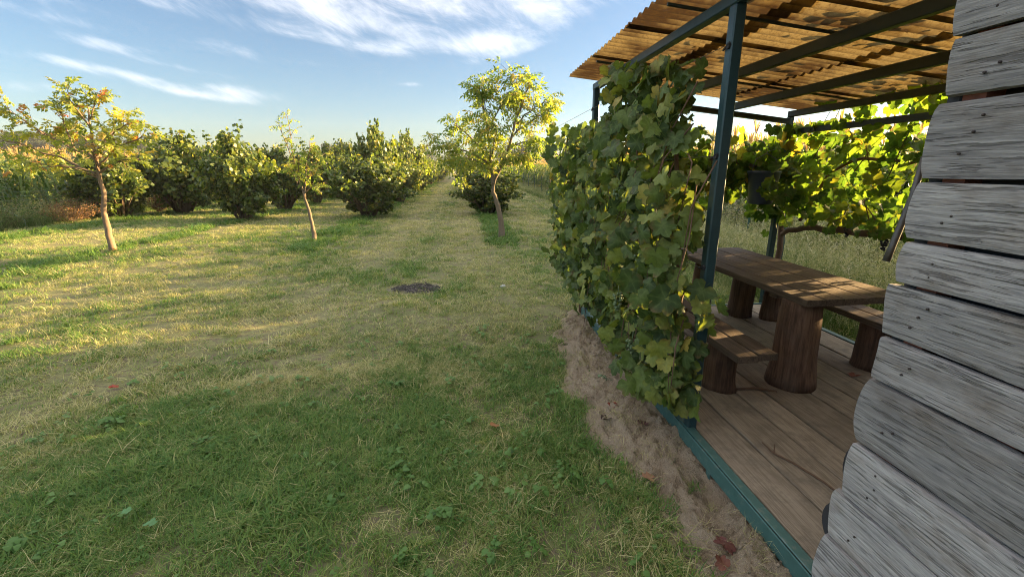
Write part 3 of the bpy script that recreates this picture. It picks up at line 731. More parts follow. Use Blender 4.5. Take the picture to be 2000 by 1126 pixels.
def leaflets(seed, k=7, l=.105, w=.042, rach=.24, droop=.7):
    """compound walnut leaf, root at origin, along +Y, leaflets hanging"""
    r = np.random.default_rng(seed); V = []; F = []
    def rp(t): return np.array([0, rach * t, -droop * rach * t * t * .6])
    n0 = len(V)
    for t in (0, .5, 1):
        p = rp(t); V += [tuple(p + (-.0022, 0, 0)), tuple(p + (.0022, 0, 0))]
    for i in range(2): F += [(n0 + 2 * i, n0 + 2 * i + 1, n0 + 2 * i + 3), (n0 + 2 * i, n0 + 2 * i + 3, n0 + 2 * i + 2)]
    spots = [(1.0, 0)] + [(t, s) for t in np.linspace(.3, .88, (k - 1) // 2) for s in (-1, 1)]
    for t, s in spots:
        p = rp(t); a = s * r.uniform(.75, 1.15); L = l * r.uniform(.8, 1.2) * (1.1 if s == 0 else .95)
        d = np.array([math.sin(a), math.cos(a), -droop * r.uniform(.5, 1.3)]); d /= np.linalg.norm(d)
        sd = np.cross(d, [0, 0, 1]); sd /= np.linalg.norm(sd) + 1e-9; nn = np.cross(sd, d)
        W = w * r.uniform(.85, 1.15); m = len(V)
        V.append(tuple(p)); V.append(tuple(p + d * L * .45 - sd * W + nn * .010)); V.append(tuple(p + d * L * .45 + sd * W + nn * .010)); V.append(tuple(p + d * L * .5 - nn * .004)); V.append(tuple(p + d * L - nn * .022))
        F += [(m, m + 3, m + 1), (m, m + 2, m + 3), (m + 1, m + 3, m + 4), (m + 3, m + 2, m + 4)]
    return np.array(V), np.array(F)

# ------------------------------------------------------------------ young walnut trees
def curve_pts(a, b, bend, n=7, r=None, wob=.0):
    a, b = Vector(a), Vector(b); out = []
    for i in range(n):
        t = i / (n - 1); p = a.lerp(b, t) + Vector(bend) * (4 * t * (1 - t))
        if r is not None and 0 < i < n - 1: p += Vector((r.normal(0, wob), r.normal(0, wob), r.normal(0, wob)))
        out.append(p)
    return out
def walnut(name, base, trunk, r0, limbs, leafmeshes, mats, label, seed, nleaf, twigs=5, twl=.45, barkmat=None, hang=1.0, lsc=(.75, 1.15)):
    r = np.random.default_rng(seed); B = Vector(base)
    t = empty(name, B, label, 'tree')
    tm = MB(); n = len(trunk)
    tp = [B + Vector(p) for p in trunk]
    # resample the trunk smoothly
    pts = []
    for i in range(n - 1):
        for k in range(4): pts.append(tp[i].lerp(tp[i + 1], k / 4) + Vector((r.normal(0, .006), r.normal(0, .006), 0)))
    pts.append(tp[-1]); pts[0] = tp[0] + Vector((0, 0, -.05))
    rad = [r0 * (1 - .55 * i / (len(pts) - 1)) * (1.22 if i == 0 else 1.06 if i == 1 else 1) * r.uniform(.94, 1.06) for i in range(len(pts))]
    tm.tube(pts, rad, 10); obj('trunk', tm.mesh('trunk', barkmat or M_bark, True), t)
    spots = []
    for (s, e, rb, lift) in limbs:
        s, e = B + Vector(s), B + Vector(e); bm_ = MB(); L = (e - s).length
        lp = curve_pts(s, e, (0, 0, -lift * L), 8, r, .012 * L)
        bm_.tube(lp, [rb * (1 - .8 * i / 7) + .003 for i in range(8)], 6)
        for k in range(twigs):
            q = .35 + .62 * (k + r.random()) / twigs; i0 = min(6, int(q * 7)); p = lp[i0].lerp(lp[i0 + 1], q * 7 - i0)
            d = (e - s).normalized() * .6 + Vector((r.normal(0, .6), r.normal(0, .6), r.normal(.15, .4))); d.normalize()
            tl = twl * r.uniform(.5, 1.2); tp2 = [p, p + d * tl * .5 + Vector((0, 0, .02)), p + d * tl]
            bm_.tube(tp2, [.006, .005, .003], 4)
            for w in (.35, .55, .75, .9, 1.0): spots.append((tp2[0].lerp(tp2[2], w), d))
        for w in np.linspace(.45, 1, 7):
            i0 = min(6, int(w * 7)); spots.append((lp[i0].lerp(lp[i0 + 1], w * 7 - i0), (lp[i0 + 1] - lp[i0]).normalized()))
        bo = obj('branch', bm_.mesh('branch', M_twig if rb < .02 else (barkmat or M_bark), True), t)
    order = r.permutation(len(spots)); cnt = 0; mass = {}
    while cnt < nleaf:
        p, d = spots[order[cnt % len(spots)]]
        dd = Vector((r.normal(0, .7), r.normal(0, .7), r.normal(-.25 * hang, .35))) + d * .7; dd.normalize()
        nn = Vector((r.normal(0, .8), r.normal(0, .8), .7)); x = dd.cross(nn).normalized(); nn = x.cross(dd)
        Mx = Matrix((x, dd, nn)).transposed()
        k = int(r.integers(0, len(leafmeshes))); sc_ = float(r.uniform(*lsc))
        if cnt < 300: obj('leaf', leafmeshes[k], t, p, Mx.to_euler(), sc_)
        else: mass.setdefault(k, []).append((p, Mx, sc_))
        cnt += 1
    if mass:
        Vs, Fs, Ts, off = [], [], [], 0
        for k, lst in mass.items():
            me = leafmeshes[k]; tv = np.empty(len(me.vertices) * 3, np.float32); me.vertices.foreach_get('co', tv); tv = tv.reshape(-1, 3)
            tf = np.empty(len(me.loops), np.int32); me.loops.foreach_get('vertex_index', tf); tf = tf.reshape(-1, 3)
            for p, Mx, sc_ in lst:
                Vs.append(tv @ np.array(Mx).T * sc_ + np.array(p)); Fs.append(tf + off); Ts.append(np.full(len(tv), r.random())); off += len(tv)
        o = obj('foliage', mesh_data('foliage', np.concatenate(Vs), np.concatenate(Fs), mats, False, {'tint': np.concatenate(Ts)}), t); o['kind'] = 'stuff'
    return t
W_MAT_R = leafmat('walnut_leaf', [(0, (.085, .145, .028)), (.6, (.185, .235, .04)), (.93, (.31, .29, .05)), (1, (.36, .25, .05))], trans=.46, src='obj', tgain=2.0, rough=.42, veins=False)
W_MAT_RM = leafmat('walnut_foliage', [(0, (.085, .145, .028)), (.6, (.185, .235, .04)), (.93, (.31, .29, .05)), (1, (.36, .25, .05))], trans=.46, src='attr', tgain=2.0, rough=.42, veins=False)
W_MAT_LM = leafmat('walnut_foliage_red', [(0, (.11, .155, .032)), (.6, (.22, .25, .042)), (.93, (.34, .30, .05)), (.97, (.36, .18, .045)), (1, (.30, .085, .04))], trans=.46, src='attr', tgain=1.9, rough=.42, veins=False)
W_MAT_L = leafmat('walnut_leaf_red', [(0, (.11, .155, .032)), (.6, (.22, .25, .042)), (.93, (.34, .30, .05)), (.97, (.36, .18, .045)), (1, (.30, .085, .04))], trans=.46, src='obj', tgain=1.9, rough=.42, veins=False)
LF_R = [mesh_data('walnut_leaf', *leaflets(400 + i, 7, .115, .024, .24, .9), W_MAT_R) for i in range(5)]
LF_L = [mesh_data('walnut_leaf', *leaflets(420 + i, 7, .10, .030, .20, .5), W_MAT_L) for i in range(5)]
LF_M = [mesh_data('walnut_leaf', *leaflets(440 + i, 7, .10, .026, .22, .6), W_MAT_R) for i in range(4)]

walnut('walnut_tree', (.99, 12.03, 0), [(0, 0, 0), (-.02, 0, .45), (-.10, .02, .85), (-.22, 0, 1.2), (-.23, 0, 1.42)], .085,
       [((-.23, 0, 1.38), (-.30, .05, 2.5), .045, -.02), ((-.22, 0, 1.40), (.16, -.05, 2.2), .05, -.02), ((-.30, .05, 2.3), (-.45, .1, 3.7), .03, 0), ((.14, -.05, 2.1), (.75, .1, 4.0), .035, -.05),
        ((-.29, 0, 1.9), (-1.75, -.2, 2.35), .03, -.10), ((-.29, .1, 2.0), (-1.2, .3, 2.9), .026, -.08), ((-.40, .1, 3.0), (-.55, -.2, 3.75), .02, 0), ((-.35, 0, 2.7), (.15, -.3, 3.6), .02, 0),
        ((.3, 0, 2.6), (1.25, -.1, 3.15), .024, -.08), ((.4, 0, 2.9), (1.2, .2, 3.5), .02, -.05), ((.2, 0, 2.3), (1.05, -.25, 2.5), .02, -.10), ((.55, 0, 3.4), (.35, -.2, 3.95), .018, 0),
        ((-.3, 0, 1.8), (-.9, -.4, 2.0), .02, -.10), ((.12, 0, 2.0), (.6, -.3, 2.0), .016, -.12), ((-.25, 0, 2.1), (-.15, -.5, 2.7), .02, -.05), ((-.29, 0, 1.75), (-1.4, .1, 1.95), .02, -.10)],
       LF_R, W_MAT_RM, 'walnut tree with a forked trunk and drooping yellow-green leaves in the row nearest the porch', 1, 1050, twigs=8, twl=.46, hang=1.3, lsc=(.75, 1.15))
walnut('walnut_tree', (-3.81, 11.74, 0), [(0, 0, 0), (-.02, 0, .4), (-.06, 0, .8), (-.13, 0, 1.1)], .06,
       [((-.12, 0, 1.05), (-.30, 0, 2.1), .024, 0), ((-.12, 0, 1.08), (.0, .05, 1.95), .022, 0), ((-.27, 0, 1.9), (-.30, 0, 3.0), .012, 0), ((-.26, 0, 1.8), (-.50, -.05, 2.85), .011, 0), ((0, 0, 1.8), (.12, .05, 2.35), .012, 0),
        ((-.06, 0, 1.5), (.34, -.1, 1.75), .013, -.08), ((-.02, 0, 1.6), (.34, .1, 2.1), .012, -.05), ((-.25, 0, 1.4), (-.46, .1, 1.9), .012, -.05), ((-.12, 0, 1.2), (.34, -.15, 1.42), .012, -.10), ((-.2, 0, 1.5), (-.1, -.2, 2.1), .012, 0)],
       LF_M, W_MAT_RM, 'slim young walnut tree with a sparse upright top in the middle row', 2, 205, twigs=5, twl=.22, hang=.8, lsc=(.5, .8))
walnut('walnut_tree', (-7.92, 10.84, 0), [(0, 0, 0), (-.01, 0, .5), (.0, 0, .95), (.08, .0, 1.25), (.06, 0, 1.6), (.10, .02, 2.1)], .066,
       [((.09, 0, 2.0), (.15, 0, 3.15), .035, 0), ((.09, 0, 1.95), (-1.15, -.1, 2.75), .032, -.02), ((.07, 0, 1.65), (-1.45, -.2, 2.35), .03, -.04), ((-.7, -.1, 2.45), (-1.30, -.1, 3.0), .02, 0), ((-.3, 0, 2.2), (-.35, -.1, 3.05), .02, 0),
        ((.10, 0, 2.05), (.75, .1, 2.95), .028, -.02), ((.08, 0, 1.85), (1.4, -.1, 2.45), .026, -.10), ((.06, 0, 1.6), (-1.55, .15, 1.85), .024, -.07), ((.08, 0, 1.7), (1.05, -.2, 2.0), .022, -.08), ((.12, 0, 2.6), (-.10, -.2, 3.3), .02, 0),
        ((.10, 0, 2.2), (-.5, .3, 2.75), .02, 0), ((.07, 0, 1.7), (-.9, -.4, 1.8), .02, -.08), ((.4, 0, 2.4), (1.0, -.2, 2.7), .016, -.05), ((.08, 0, 1.75), (.4, -.5, 2.2), .018, -.05), ((.15, 0, 2.8), (.35, .1, 3.35), .014, 0), ((-.6, 0, 2.1), (-.9, .3, 2.6), .016, 0), ((.5, 0, 2.05), (.8, -.4, 2.4), .016, 0)],
       LF_L, W_MAT_LM, 'wide spreading walnut tree with reddening leaf tips at the far left of the lawn', 3, 640, twigs=6, twl=.36, barkmat=M_bark_o, hang=.4, lsc=(.6, .95))

# ------------------------------------------------------------------ hazel bushes in rows
HZ = leafmat('hazel_leaf', [(0, (.032, .058, .016)), (.35, (.068, .105, .022)), (.7, (.14, .175, .032)), (.9, (.235, .235, .04)), (1, (.33, .27, .045))], trans=.36, src='attr', tgain=1.8, rough=.42, veins=False)
def hazel_proto(seed, nsh=130, nl=72, shape=0.0, leaf=.11):
    r = np.random.default_rng(seed); P = []; Y = []; T = []; st = MB()
    for s in range(nsh):
        a = r.uniform(0, 6.283); k = math.sqrt(r.random()); zt = (.96 - .40 * k ** 2 + r.normal(0, .085)) if r.random() < .62 else r.uniform(.08, .8)
        env = .5 * (.42 + .58 * sstep(.02, .42, zt)) * (1 - .45 * sstep(.7, 1.05, zt) * (1 + shape))
        if zt > .55: rad = env * k
        else: rad = env * r.uniform(.75, 1.0)
        lump = 1 + .22 * math.sin(3 * a + seed) + .15 * math.sin(5 * a + 2 * zt * 6 + seed)
        tip = np.array([rad * lump * math.cos(a), rad * lump * math.sin(a), zt]); root = np.array([.10 * k * math.cos(a), .10 * k * math.sin(a), .02 if zt > .5 else zt * .3])
        if s % 3 == 0:
            m_ = (root + tip) / 2 + np.array([0, 0, .06]); st.tube([root, m_, tip], [.012, .008, .003], 4)
        t = r.uniform(.25, 1.0, nl) ** .7
        q = root[None] * (1 - t[:, None]) + tip[None] * t[:, None]; q[:, 2] += .07 * 4 * t * (1 - t)
        q += r.normal(0, .028, q.shape); P.append(q)
        d = np.stack([np.cos(a + r.normal(0, 1.2, nl)), np.sin(a + r.normal(0, 1.2, nl)), r.normal(-.25, .35, nl)], 1); Y.append(d)
        out = np.hypot(q[:, 0], q[:, 1]) / .5; T.append(np.clip(r.normal(.42, .21, nl) + .22 * (r.random() < .16), 0, 1))
    P = np.concatenate(P); Y = np.concatenate(Y); T = np.concatenate(T); k = len(P)
    P[:, 2] = np.maximum(P[:, 2], .03)
    n = np.stack([r.normal(0, .6, k), r.normal(0, .6, k), r.normal(.45, .4, k)], 1) + np.stack([P[:, 0], P[:, 1], np.zeros(k)], 1) * 2.2
    R = basis(Y, n)
    me = leaf_cloud('hazel_crown', P, R, leaf / 2.4 * r.uniform(.7, 1.3, k), ROUND_V * [1.15, 1, 1], ROUND_F, T, HZ)
    return me, st.mesh('hazel_stems', M_twig, True)
HPROTO = [hazel_proto(501), hazel_proto(502, shape=-.4), hazel_proto(503, shape=-.1), hazel_proto(504, nsh=150, nl=66, shape=.0)]
ORD = ['first', 'second', 'third', 'fourth', 'fifth', 'sixth', 'seventh']
def bush(x, y, h, w, k, label, rz):
    b = empty('hazel_bush', (x, y, 0), label, 'bush', 'hazel bushes planted in rows')
    c, s = HPROTO[k]
    w *= 1.12; h *= 1.06
    o = obj('crown', c, b, (0, 0, 0), (0, 0, rz), (w, w, h), world=False); o['kind'] = 'stuff'
    obj('stems', s, b, (0, 0, 0), (0, 0, rz), (w, w, h), world=False)
rows = {'behind the forked walnut tree': [(.95, 18.5, 1.9, 2.3, 1), (.9, 22.3, 2.0, 2.2, 0), (1.0, 26, 2.1, 2.1, 1), (.9, 30, 2.3, 2.2, 0)],
        'behind the slim walnut tree in the middle row': [(-3.68, 17.9, 2.2, 2.5, 1), (-3.95, 21.9, 3.55, 2.0, 3), (-3.6, 25.6, 2.4, 2.4, 0), (-3.6, 30.4, 3.8, 2.3, 3), (-3.6, 34, 2.5, 2.3, 2)],
        'behind the spreading walnut tree in its row': [(-7.9, 17.2, 2.75, 2.35, 0), (-8.0, 21.2, 2.6, 2.2, 2), (-7.9, 25.2, 2.7, 2.3, 0), (-8.0, 29.2, 3.0, 2.3, 3)],
        'in the row along the left boundary': [(-12.9, 18.4, 2.3, 2.3, 1), (-11.75, 20.3, 3.05, 2.9, 2), (-12.1, 24.4, 2.9, 2.6, 0), (-12.1, 28.6, 2.8, 2.4, 3)]}
rr = np.random.default_rng(77)
for rn, lst in rows.items():
    for i, (x, y, h, w, k) in enumerate(lst):
        bush(x, y, h, w, k, '%s hazel bush %s' % (ORD[i], rn), float(rr.uniform(0, 6.28)))
    x0 = {'beh': lst[-1][0]}.get('beh'); y = lst[-1][1] + 3.9
    cap = 92 if x0 > -10 else 60
    while y < cap:
        h = float(rr.uniform(2.0, 2.9)) * (1.0 if rr.random() < .85 else 1.25)
        bush((.95 if x0 > 0 else round(x0)) + float(rr.normal(0, .12)), y, h, float(rr.uniform(2.1, 2.6)), int(rr.integers(0, 4)), 'distant hazel bush far along the row ' + rn, float(rr.uniform(0, 6.28)))
        y += 3.9

# ------------------------------------------------------------------ hill, far wood, far trees
FT = leafmat('far_foliage', [(0, (.022, .038, .018)), (.6, (.05, .075, .03)), (1, (.10, .10, .04))], trans=.25, src='attr', tgain=1.4, rough=.6, veins=False)
def far_proto(seed, tall=1.0, nl=2600, loose=0.0):
    r = np.random.default_rng(seed); C = []
    for i in range(11):
        a = r.uniform(0, 6.28); q = r.random() ** .5; z = r.uniform(.38, .86); C.append((.30 * q * math.cos(a) / tall, .30 * q * math.sin(a) / tall, z, r.uniform(.12, .2)))
    C = np.array(C); i = r.integers(0, len(C), nl); d = r.normal(0, 1, (nl, 3)); d /= np.linalg.norm(d, axis=1, keepdims=True)
    P = C[i, :3] + d * (C[i, 3] * r.uniform(.6, 1.05 + loose, nl))[:, None] * np.array([1 / tall, 1 / tall, .9])
    R = basis(r.normal(0, 1, (nl, 3)), d + r.normal(0, .5, (nl, 3)))
    me = leaf_cloud('far_crown', P, R, r.uniform(.025, .055, nl) * (1 - .3 * loose), ROUND_V, ROUND_F, np.clip(r.normal(.45, .25, nl), 0, 1), FT)
    st = MB(); st.tube([(0, 0, 0), (.01, 0, .3), (0, 0, .7)], [.028, .022, .01], 6)
    for c in C[:7]: st.tube([(0, 0, .3), (c[0] * .5, c[1] * .5, c[2] * .75), tuple(c[:3])], [.012, .009, .004], 4)
    return me, st.mesh('far_trunk', M_bark, True)
FAR = [far_proto(601), far_proto(602, 1.5), far_proto(603, 1.15, 1500, .5)]
far = [(-36, 128, 8.6, 1, 'slim pale poplar-like tree on the horizon left of the tall hazel'), (-30.5, 126, 7.6, 0, 'round dark tree on the horizon beside the slim pale tree'), (-27, 130, 7.9, 0, 'broad round tree on the horizon just left of the tall hazel'),
       (-42, 132, 6.8, 0, 'low round horizon tree left of the slim pale tree'), (-10.5, 128, 8.8, 0, 'purplish round tree on the horizon at the end of the middle row'),
       (-3, 135, 7.0, 2, 'loose horizon tree behind the forked walnut crown'), (4.5, 128, 8, 0, 'horizon tree directly behind the forked walnut trunk fork'), (11.5, 122, 9.0, 0, 'dark dense tree on the horizon above the right corn field, left of two loose ones'),
       (16.5, 120, 9.8, 2, 'loose airy tree on the horizon above the middle of the right corn'), (21.5, 118, 9.4, 2, 'loose warm-lit tree on the horizon above the right corn nearest the porch'),
       (27, 120, 7.5, 0, 'low dense tree on the horizon behind the porch vine'), (-55, 135, 7.4, 0, 'horizon tree behind the second row of bushes'), (-68, 132, 8, 0, 'horizon tree between the hill wood and the bush rows')]
for x, y, h, k, lab in far:
    b = empty('far_tree', (x, y, 0), lab, 'tree', 'trees on the horizon'); c, s = FAR[k]; rz = float(rr.uniform(0, 6.28))
    w = h * .95
    o = obj('crown', c, b, (0, 0, 0), (0, 0, rz), (w, w, h), world=False); o['kind'] = 'stuff'
    obj('trunk', s, b, (0, 0, 0), (0, 0, rz), (w, w, h), world=False)
def build_hill():
    xs = np.linspace(-250, -45, 60); ys = np.linspace(112, 205, 40)
    def hz(x, y): return 7.5 * sstep(0, 1, np.clip((-62 - x) / 55, 0, 1)) * sstep(112, 150, y) * (1 - .9 * sstep(175, 204, y)) * (.85 + .3 * fbm(x * .03, y * .03, 3)) - .5
    X, Y = np.meshgrid(xs, ys); Z = hz(X, Y)
    i = np.arange(X.size).reshape(X.shape); F = np.stack([i[:-1, :-1], i[:-1, 1:], i[1:, 1:], i[1:, :-1]], -1).reshape(-1, 4)
    me = mesh_data('hills', np.stack([X.ravel(), Y.ravel(), Z.ravel()], 1), F, simple('hill_ground', (.05, .065, .03), .95, nscale=.05), True)
    o = obj('hills', me); o['kind'] = 'structure'
    n = 620; x = rng.uniform(-215, -56, n); y = rng.uniform(122, 180, n)
    scatter('hillside_wood', np.stack([x, y, hz(x, y) - .3], 1), rng.uniform(0, 6.28, n), rng.uniform(3.5, 6.5, n), rng.integers(0, 3, n), rng.random(n), [f[0].copy() for f in FAR], 'dark wood covering the low hill on the left horizon', 'wood')
build_hill()

# ------------------------------------------------------------------ fences
def build_fences():
    f = empty('wire_fence', (5.5, 10, 0), 'green post and wire mesh fence before the right corn field', 'fence')
    for i in range(17):
        y = 8.2 + i * 3.4; mb = MB(); mb.tube([(5.5, y, -.05), (5.5 + rr.normal(0, .02), y, 1.42)], .024, 6); obj('post', mb.mesh('post', M_fpost), f)
    mb = MB()
    for z in np.linspace(.1, 1.3, 9): mb.tube([(5.47, 8.2, z), (5.47, 35, z - .02), (5.47, 62, z)], .0035, 3)
    for y in np.arange(8.3, 45, .22): mb.tube([(5.47, y, .05), (5.47, y, 1.3)], .0022, 3)
    o = obj('wire_mesh', mb.mesh('wire_mesh', M_wire), f); o['kind'] = 'stuff'
    g = empty('net_fence', (-14.3, 15, 0), 'sagging green net fence with a leaning post at the left edge', 'fence')
    for i, y in enumerate((11.8, 15.4, 20.5, 25.6)):
        mb = MB(); mb.tube([(-14.3, y, -.05), (-14.36, y - .05, 1.15)], .03, 6); obj('post', mb.mesh('post', M_fpost), g)
    mb = MB(); mb.tube([(-14.33, 15.4, .85), (-14.0, 15.5, .5), (-13.75, 15.6, .25), (-13.75, 15.6, 0)], .012, 5); obj('brace_rope', mb.mesh('brace_rope', simple('rope', (.2, .3, .22), .8)), g)
    mb = MB()
    for z in np.linspace(.05, 1.1, 9): mb.tube([(-14.3, 11.8, z), (-14.32, 18, z - .03), (-14.3, 25.6, z)], .004, 3)
    for y in np.arange(12, 25.5, .15): mb.tube([(-14.31, y, .02), (-14.31, y, 1.1)], .003, 3)
    o = obj('netting', mb.mesh('netting', M_fpost), g); o['kind'] = 'stuff'
build_fences()
DRY = leafmat('dry_bush_leaf', [(0, (.10, .055, .03)), (.5, (.20, .11, .055)), (1, (.30, .19, .08))], trans=.3, src='attr', tgain=1.4, veins=False)
def dry_bush(x, y, h, w, label, mat, seed):
    r = np.random.default_rng(seed); b = empty('dry_bush' if mat is DRY else 'wild_bush', (x, y, 0), label, 'bush'); st = MB(); P = []
    for s in range(60):
        a = r.uniform(0, 6.28); k = r.random() ** .5; tip = np.array([k * w * .5 * math.cos(a), k * w * .5 * math.sin(a), h * (1 - .5 * k * k) * r.uniform(.6, 1)])
        st.tube([(0, 0, 0), tuple(tip * [.6, .6, .5]), tuple(tip)], [.006, .004, .002], 3); t = r.uniform(.3, 1, 40)
        P.append(tip[None] * t[:, None] + r.normal(0, .05, (40, 3)))
    P = np.concatenate(P); P[:, 2] = np.abs(P[:, 2]) + .02; k = len(P)
    me = leaf_cloud('leaves', P, basis(r.normal(0, 1, (k, 3)), r.normal(0, 1, (k, 3)) + [0, 0, 1]), r.uniform(.03, .07, k), ROUND_V * [.6, 1, 1], ROUND_F, r.random(k), mat)
    o = obj('foliage', me, b, (0, 0, 0), world=False); o['kind'] = 'stuff'
    obj('stems', st.mesh('stems', M_twig), b, (0, 0, 0), world=False)
dry_bush(-13.5, 17.0, .95, 2.0, 'rusty brown dried bush at the left boundary beside the green weeds', DRY, 1)
dry_bush(-13.1, 20.9, 1.0, 1.4, 'small orange dried bush behind the spreading walnut trunk, on its right', DRY, 2)
WILD = leafmat('wild_bush_leaf', [(0, (.03, .06, .02)), (.6, (.07, .11, .03)), (1, (.14, .16, .05))], trans=.35, src='attr', tgain=1.6, veins=False)
dry_bush(-14.2, 15.2, 1.25, 2.6, 'dense green weed bush at the left edge by the net fence', WILD, 3)
dry_bush(-14.6, 18.2, 1.7, 2.6, 'taller green bush at the left boundary behind the brown bush', WILD, 4)

# ------------------------------------------------------------------ porch
DZ = .14                     # deck top
porch = empty('porch', (1.45, 3.2, 0), 'open porch with green steel posts, plank deck and yellowed corrugated roof', 'porch')
def roof_z(x): return 2.68 - (x - 1.45) * .107      # underside of the sheets' beams' top
def build_porch():
    r = np.random.default_rng(90)
    # deck boards
    edges = [1.475, 1.735, 2.025, 2.25, 2.59, 2.85, 3.13, 3.42, 3.735]
    for i in range(len(edges) - 1):
        a, b = edges[i] + .007, edges[i + 1] - .007; mb = MB()
        n = 14; V = []; F = []
        for j in range(n):
            y = 1.12 + (5.02 - 1.12) * j / (n - 1); zz = DZ + r.normal(0, .0012) + (.002 if i % 2 else 0); e0 = r.normal(0, .0014); e1 = r.normal(0, .0014)
            V += [(a + e0, y, zz - .035), (a + e0, y, zz - .004), (a + .004 + e0, y, zz), (b - .004 + e1, y, zz), (b + e1, y, zz - .004), (b + e1, y, zz - .035)]
        for j in range(n - 1):
            for k in range(6):
                p = j * 6 + k; q = j * 6 + (k + 1) % 6; F.append((p, q, q + 6, p + 6))
        F += [tuple(range(6)), tuple(range(n * 6 - 1, n * 6 - 7, -1))]
        mb.add(V, F); obj('deck_board', mb.mesh('deck_board', M_deck), porch)
    # dark joists under the boards
    for y in (1.3, 2.2, 3.1, 4.0, 4.9):
        mb = MB(); mb.box((1.49, y - .03, .02), (3.72, y + .03, DZ - .038)); obj('joist', mb.mesh('joist', M_dark), porch)
    # steel rail frame: angle profile
    def rail(a, b, axis, name='base_rail'):
        mb = MB(); mb.box(a, b, .006); return obj(name, mb.mesh(name, M_rail), porch)
    o = rail((1.400, 1.05, .045), (1.408, 5.13, DZ + .004), 1)
    rail((1.4085, 1.05, DZ + .002), (1.468, 5.13, DZ + .010), 1, 'rail_flange')
    rail((1.41, 5.062, .045), (3.81, 5.070, DZ + .006), 0); rail((1.47, 5.03, DZ + .003), (3.75, 5.061, DZ + .011), 0, 'rail_flange')
    rail((3.80, 1.05, .045), (3.808, 5.06, DZ + .004), 1); rail((3.74, 1.05, DZ + .002), (3.799, 5.06, DZ + .010), 1, 'rail_flange')
    for y in (2.16, 4.98, 3.5):
        mb = MB(); mb.box((1.409, y - .022, -.08), (1.415, y + .022, .12)); obj('rail_foot', mb.mesh('rail_foot', M_rail), porch)
    # posts
    for (x, y, top) in ((1.452, 2.49, 2.618), (1.452, 5.07, 2.618), (3.765, 5.10, 2.367), (3.765, 2.49, 2.367), (1.46, 1.42, 2.60)):
        if (x, y) == (1.46, 1.42): continue
        h = .032; mb = MB(); mb.box((x - h, y - h, .0), (x + h, y + h, top), .007); p = obj('post', mb.mesh('post', M_green), porch)
        if x < 2:
            for z in (2.42, 1.86, 1.22):
                cb = MB(); cb.tube([(x - h - .012, y - .012, z), (x - h + .004, y - .012, z)], .016, 8); cb.tube([(x - h - .01, y - .03, z + .012), (x - h - .008, y + .03, z - .012)], .006, 6)
                c = obj('wire_clamp', cb.mesh('wire_clamp', M_dark), p)
    # long beams (along Y) and cross beams
    for x, hh, w in ((1.452, .062, .064), (2.29, .075, .055), (3.06, .075, .055), (3.765, .065, .06)):
        z1 = roof_z(x); mb = MB(); mb.box((x - w / 2, .9, z1 - hh), (x + w / 2, 5.12, z1), .006); obj('roof_beam', mb.mesh('roof_beam', M_beam if x > 2 else M_green), porch)
    for y in (5.075, 2.49):
        mb = MB(); n = 8; V = []; F = []
        for i, x in enumerate(np.linspace(1.50, 3.72, n)):
            z = roof_z(x) - .09
            for dy, dz in ((-.03, -.055), (.03, -.055), (.03, -.003), (-.03, -.003)): V.append((x, y + dy, z + dz))
        for i in range(n - 1):
            for k in range(4): F.append((i * 4 + k, i * 4 + (k + 1) % 4, i * 4 + 4 + (k + 1) % 4, i * 4 + 4 + k))
        F += [(0, 1, 2, 3), (n * 4 - 4, n * 4 - 1, n * 4 - 2, n * 4 - 3)]
        mb.add(V, F)
        if y > 5: obj('cross_beam', mb.mesh('cross_beam', M_beam), porch)
    # lower side rail on the sunny side, carrying the vine
    mb = MB(); mb.box((3.79, 1.0, 2.18), (3.84, 5.06, 2.24), .004); obj('side_rail', mb.mesh('side_rail', M_beam), porch)
    # battens under the sheets
    for y in (1.2, 2.85, 4.3):
        mb = MB(); mb.tube([(1.22, y, roof_z(1.22) + .022), (3.9, y + .03, roof_z(3.9) + .022)], .011, 5); obj('batten', mb.mesh('batten', M_beam), porch)
    # trellis wires
    for z in (2.42, 1.86, 1.22, .7):
        mb = MB(); mb.tube([(1.40, 2.49, z), (1.39, 3.8, z - .015), (1.40, 5.07, z), (1.36, 6.9, z - .05)], .002, 4); obj('trellis_wire', mb.mesh('trellis_wire', M_wire), porch)
    for z in (2.12, 1.70, 1.28):
        mb = MB(); mb.tube([(1.45, 5.10, z), (2.6, 5.12, z - .02), (3.76, 5.14, z)], .002, 4); mb.tube([(3.82, 5.1, z), (3.83, 3.2, z - .02), (3.82, 1.2, z)], .002, 4); obj('trellis_wire', mb.mesh('trellis_wire', M_wire), porch)
    # corrugated sheets: three tiers of five
    m, nt, out = newmat('yellowed_fibreglass'); L = nt.links
    tc = N(nt, 'ShaderNodeTexCoord'); rnd = N(nt, 'ShaderNodeObjectInfo').outputs['Random']
    P = N(nt, 'ShaderNodeNewGeometry').outputs['Position']
    n1 = tnoise(nt, P, 1.7, 4, .6); n2 = tnoise(nt, P, 55, 4, .75); n3 = tnoise(nt, P, 14, 4, .7)
    dirt = mathn(nt, 'ADD', mathn(nt, 'MULTIPLY', mathn(nt, 'SUBTRACT', n1, .42), 4.5), mathn(nt, 'ADD', mathn(nt, 'MULTIPLY', mathn(nt, 'SUBTRACT', rnd, .45), .8), mathn(nt, 'MULTIPLY', mathn(nt, 'SUBTRACT', n3, .5), 1.0)), True)
    sy = N(nt, 'ShaderNodeSeparateXYZ'); L.new(tc.outputs['Object'], sy.inputs[0])
    trough = mathn(nt, 'ADD', mathn(nt, 'MULTIPLY', mathn(nt, 'COSINE', mathn(nt, 'MULTIPLY', sy.outputs[1], 2 * math.pi / .098)), -.5), .5)      # dust settles in the valleys
    dirt = mathn(nt, 'ADD', dirt, mathn(nt, 'MULTIPLY', mathn(nt, 'POWER', trough, 2.0), .42), True)
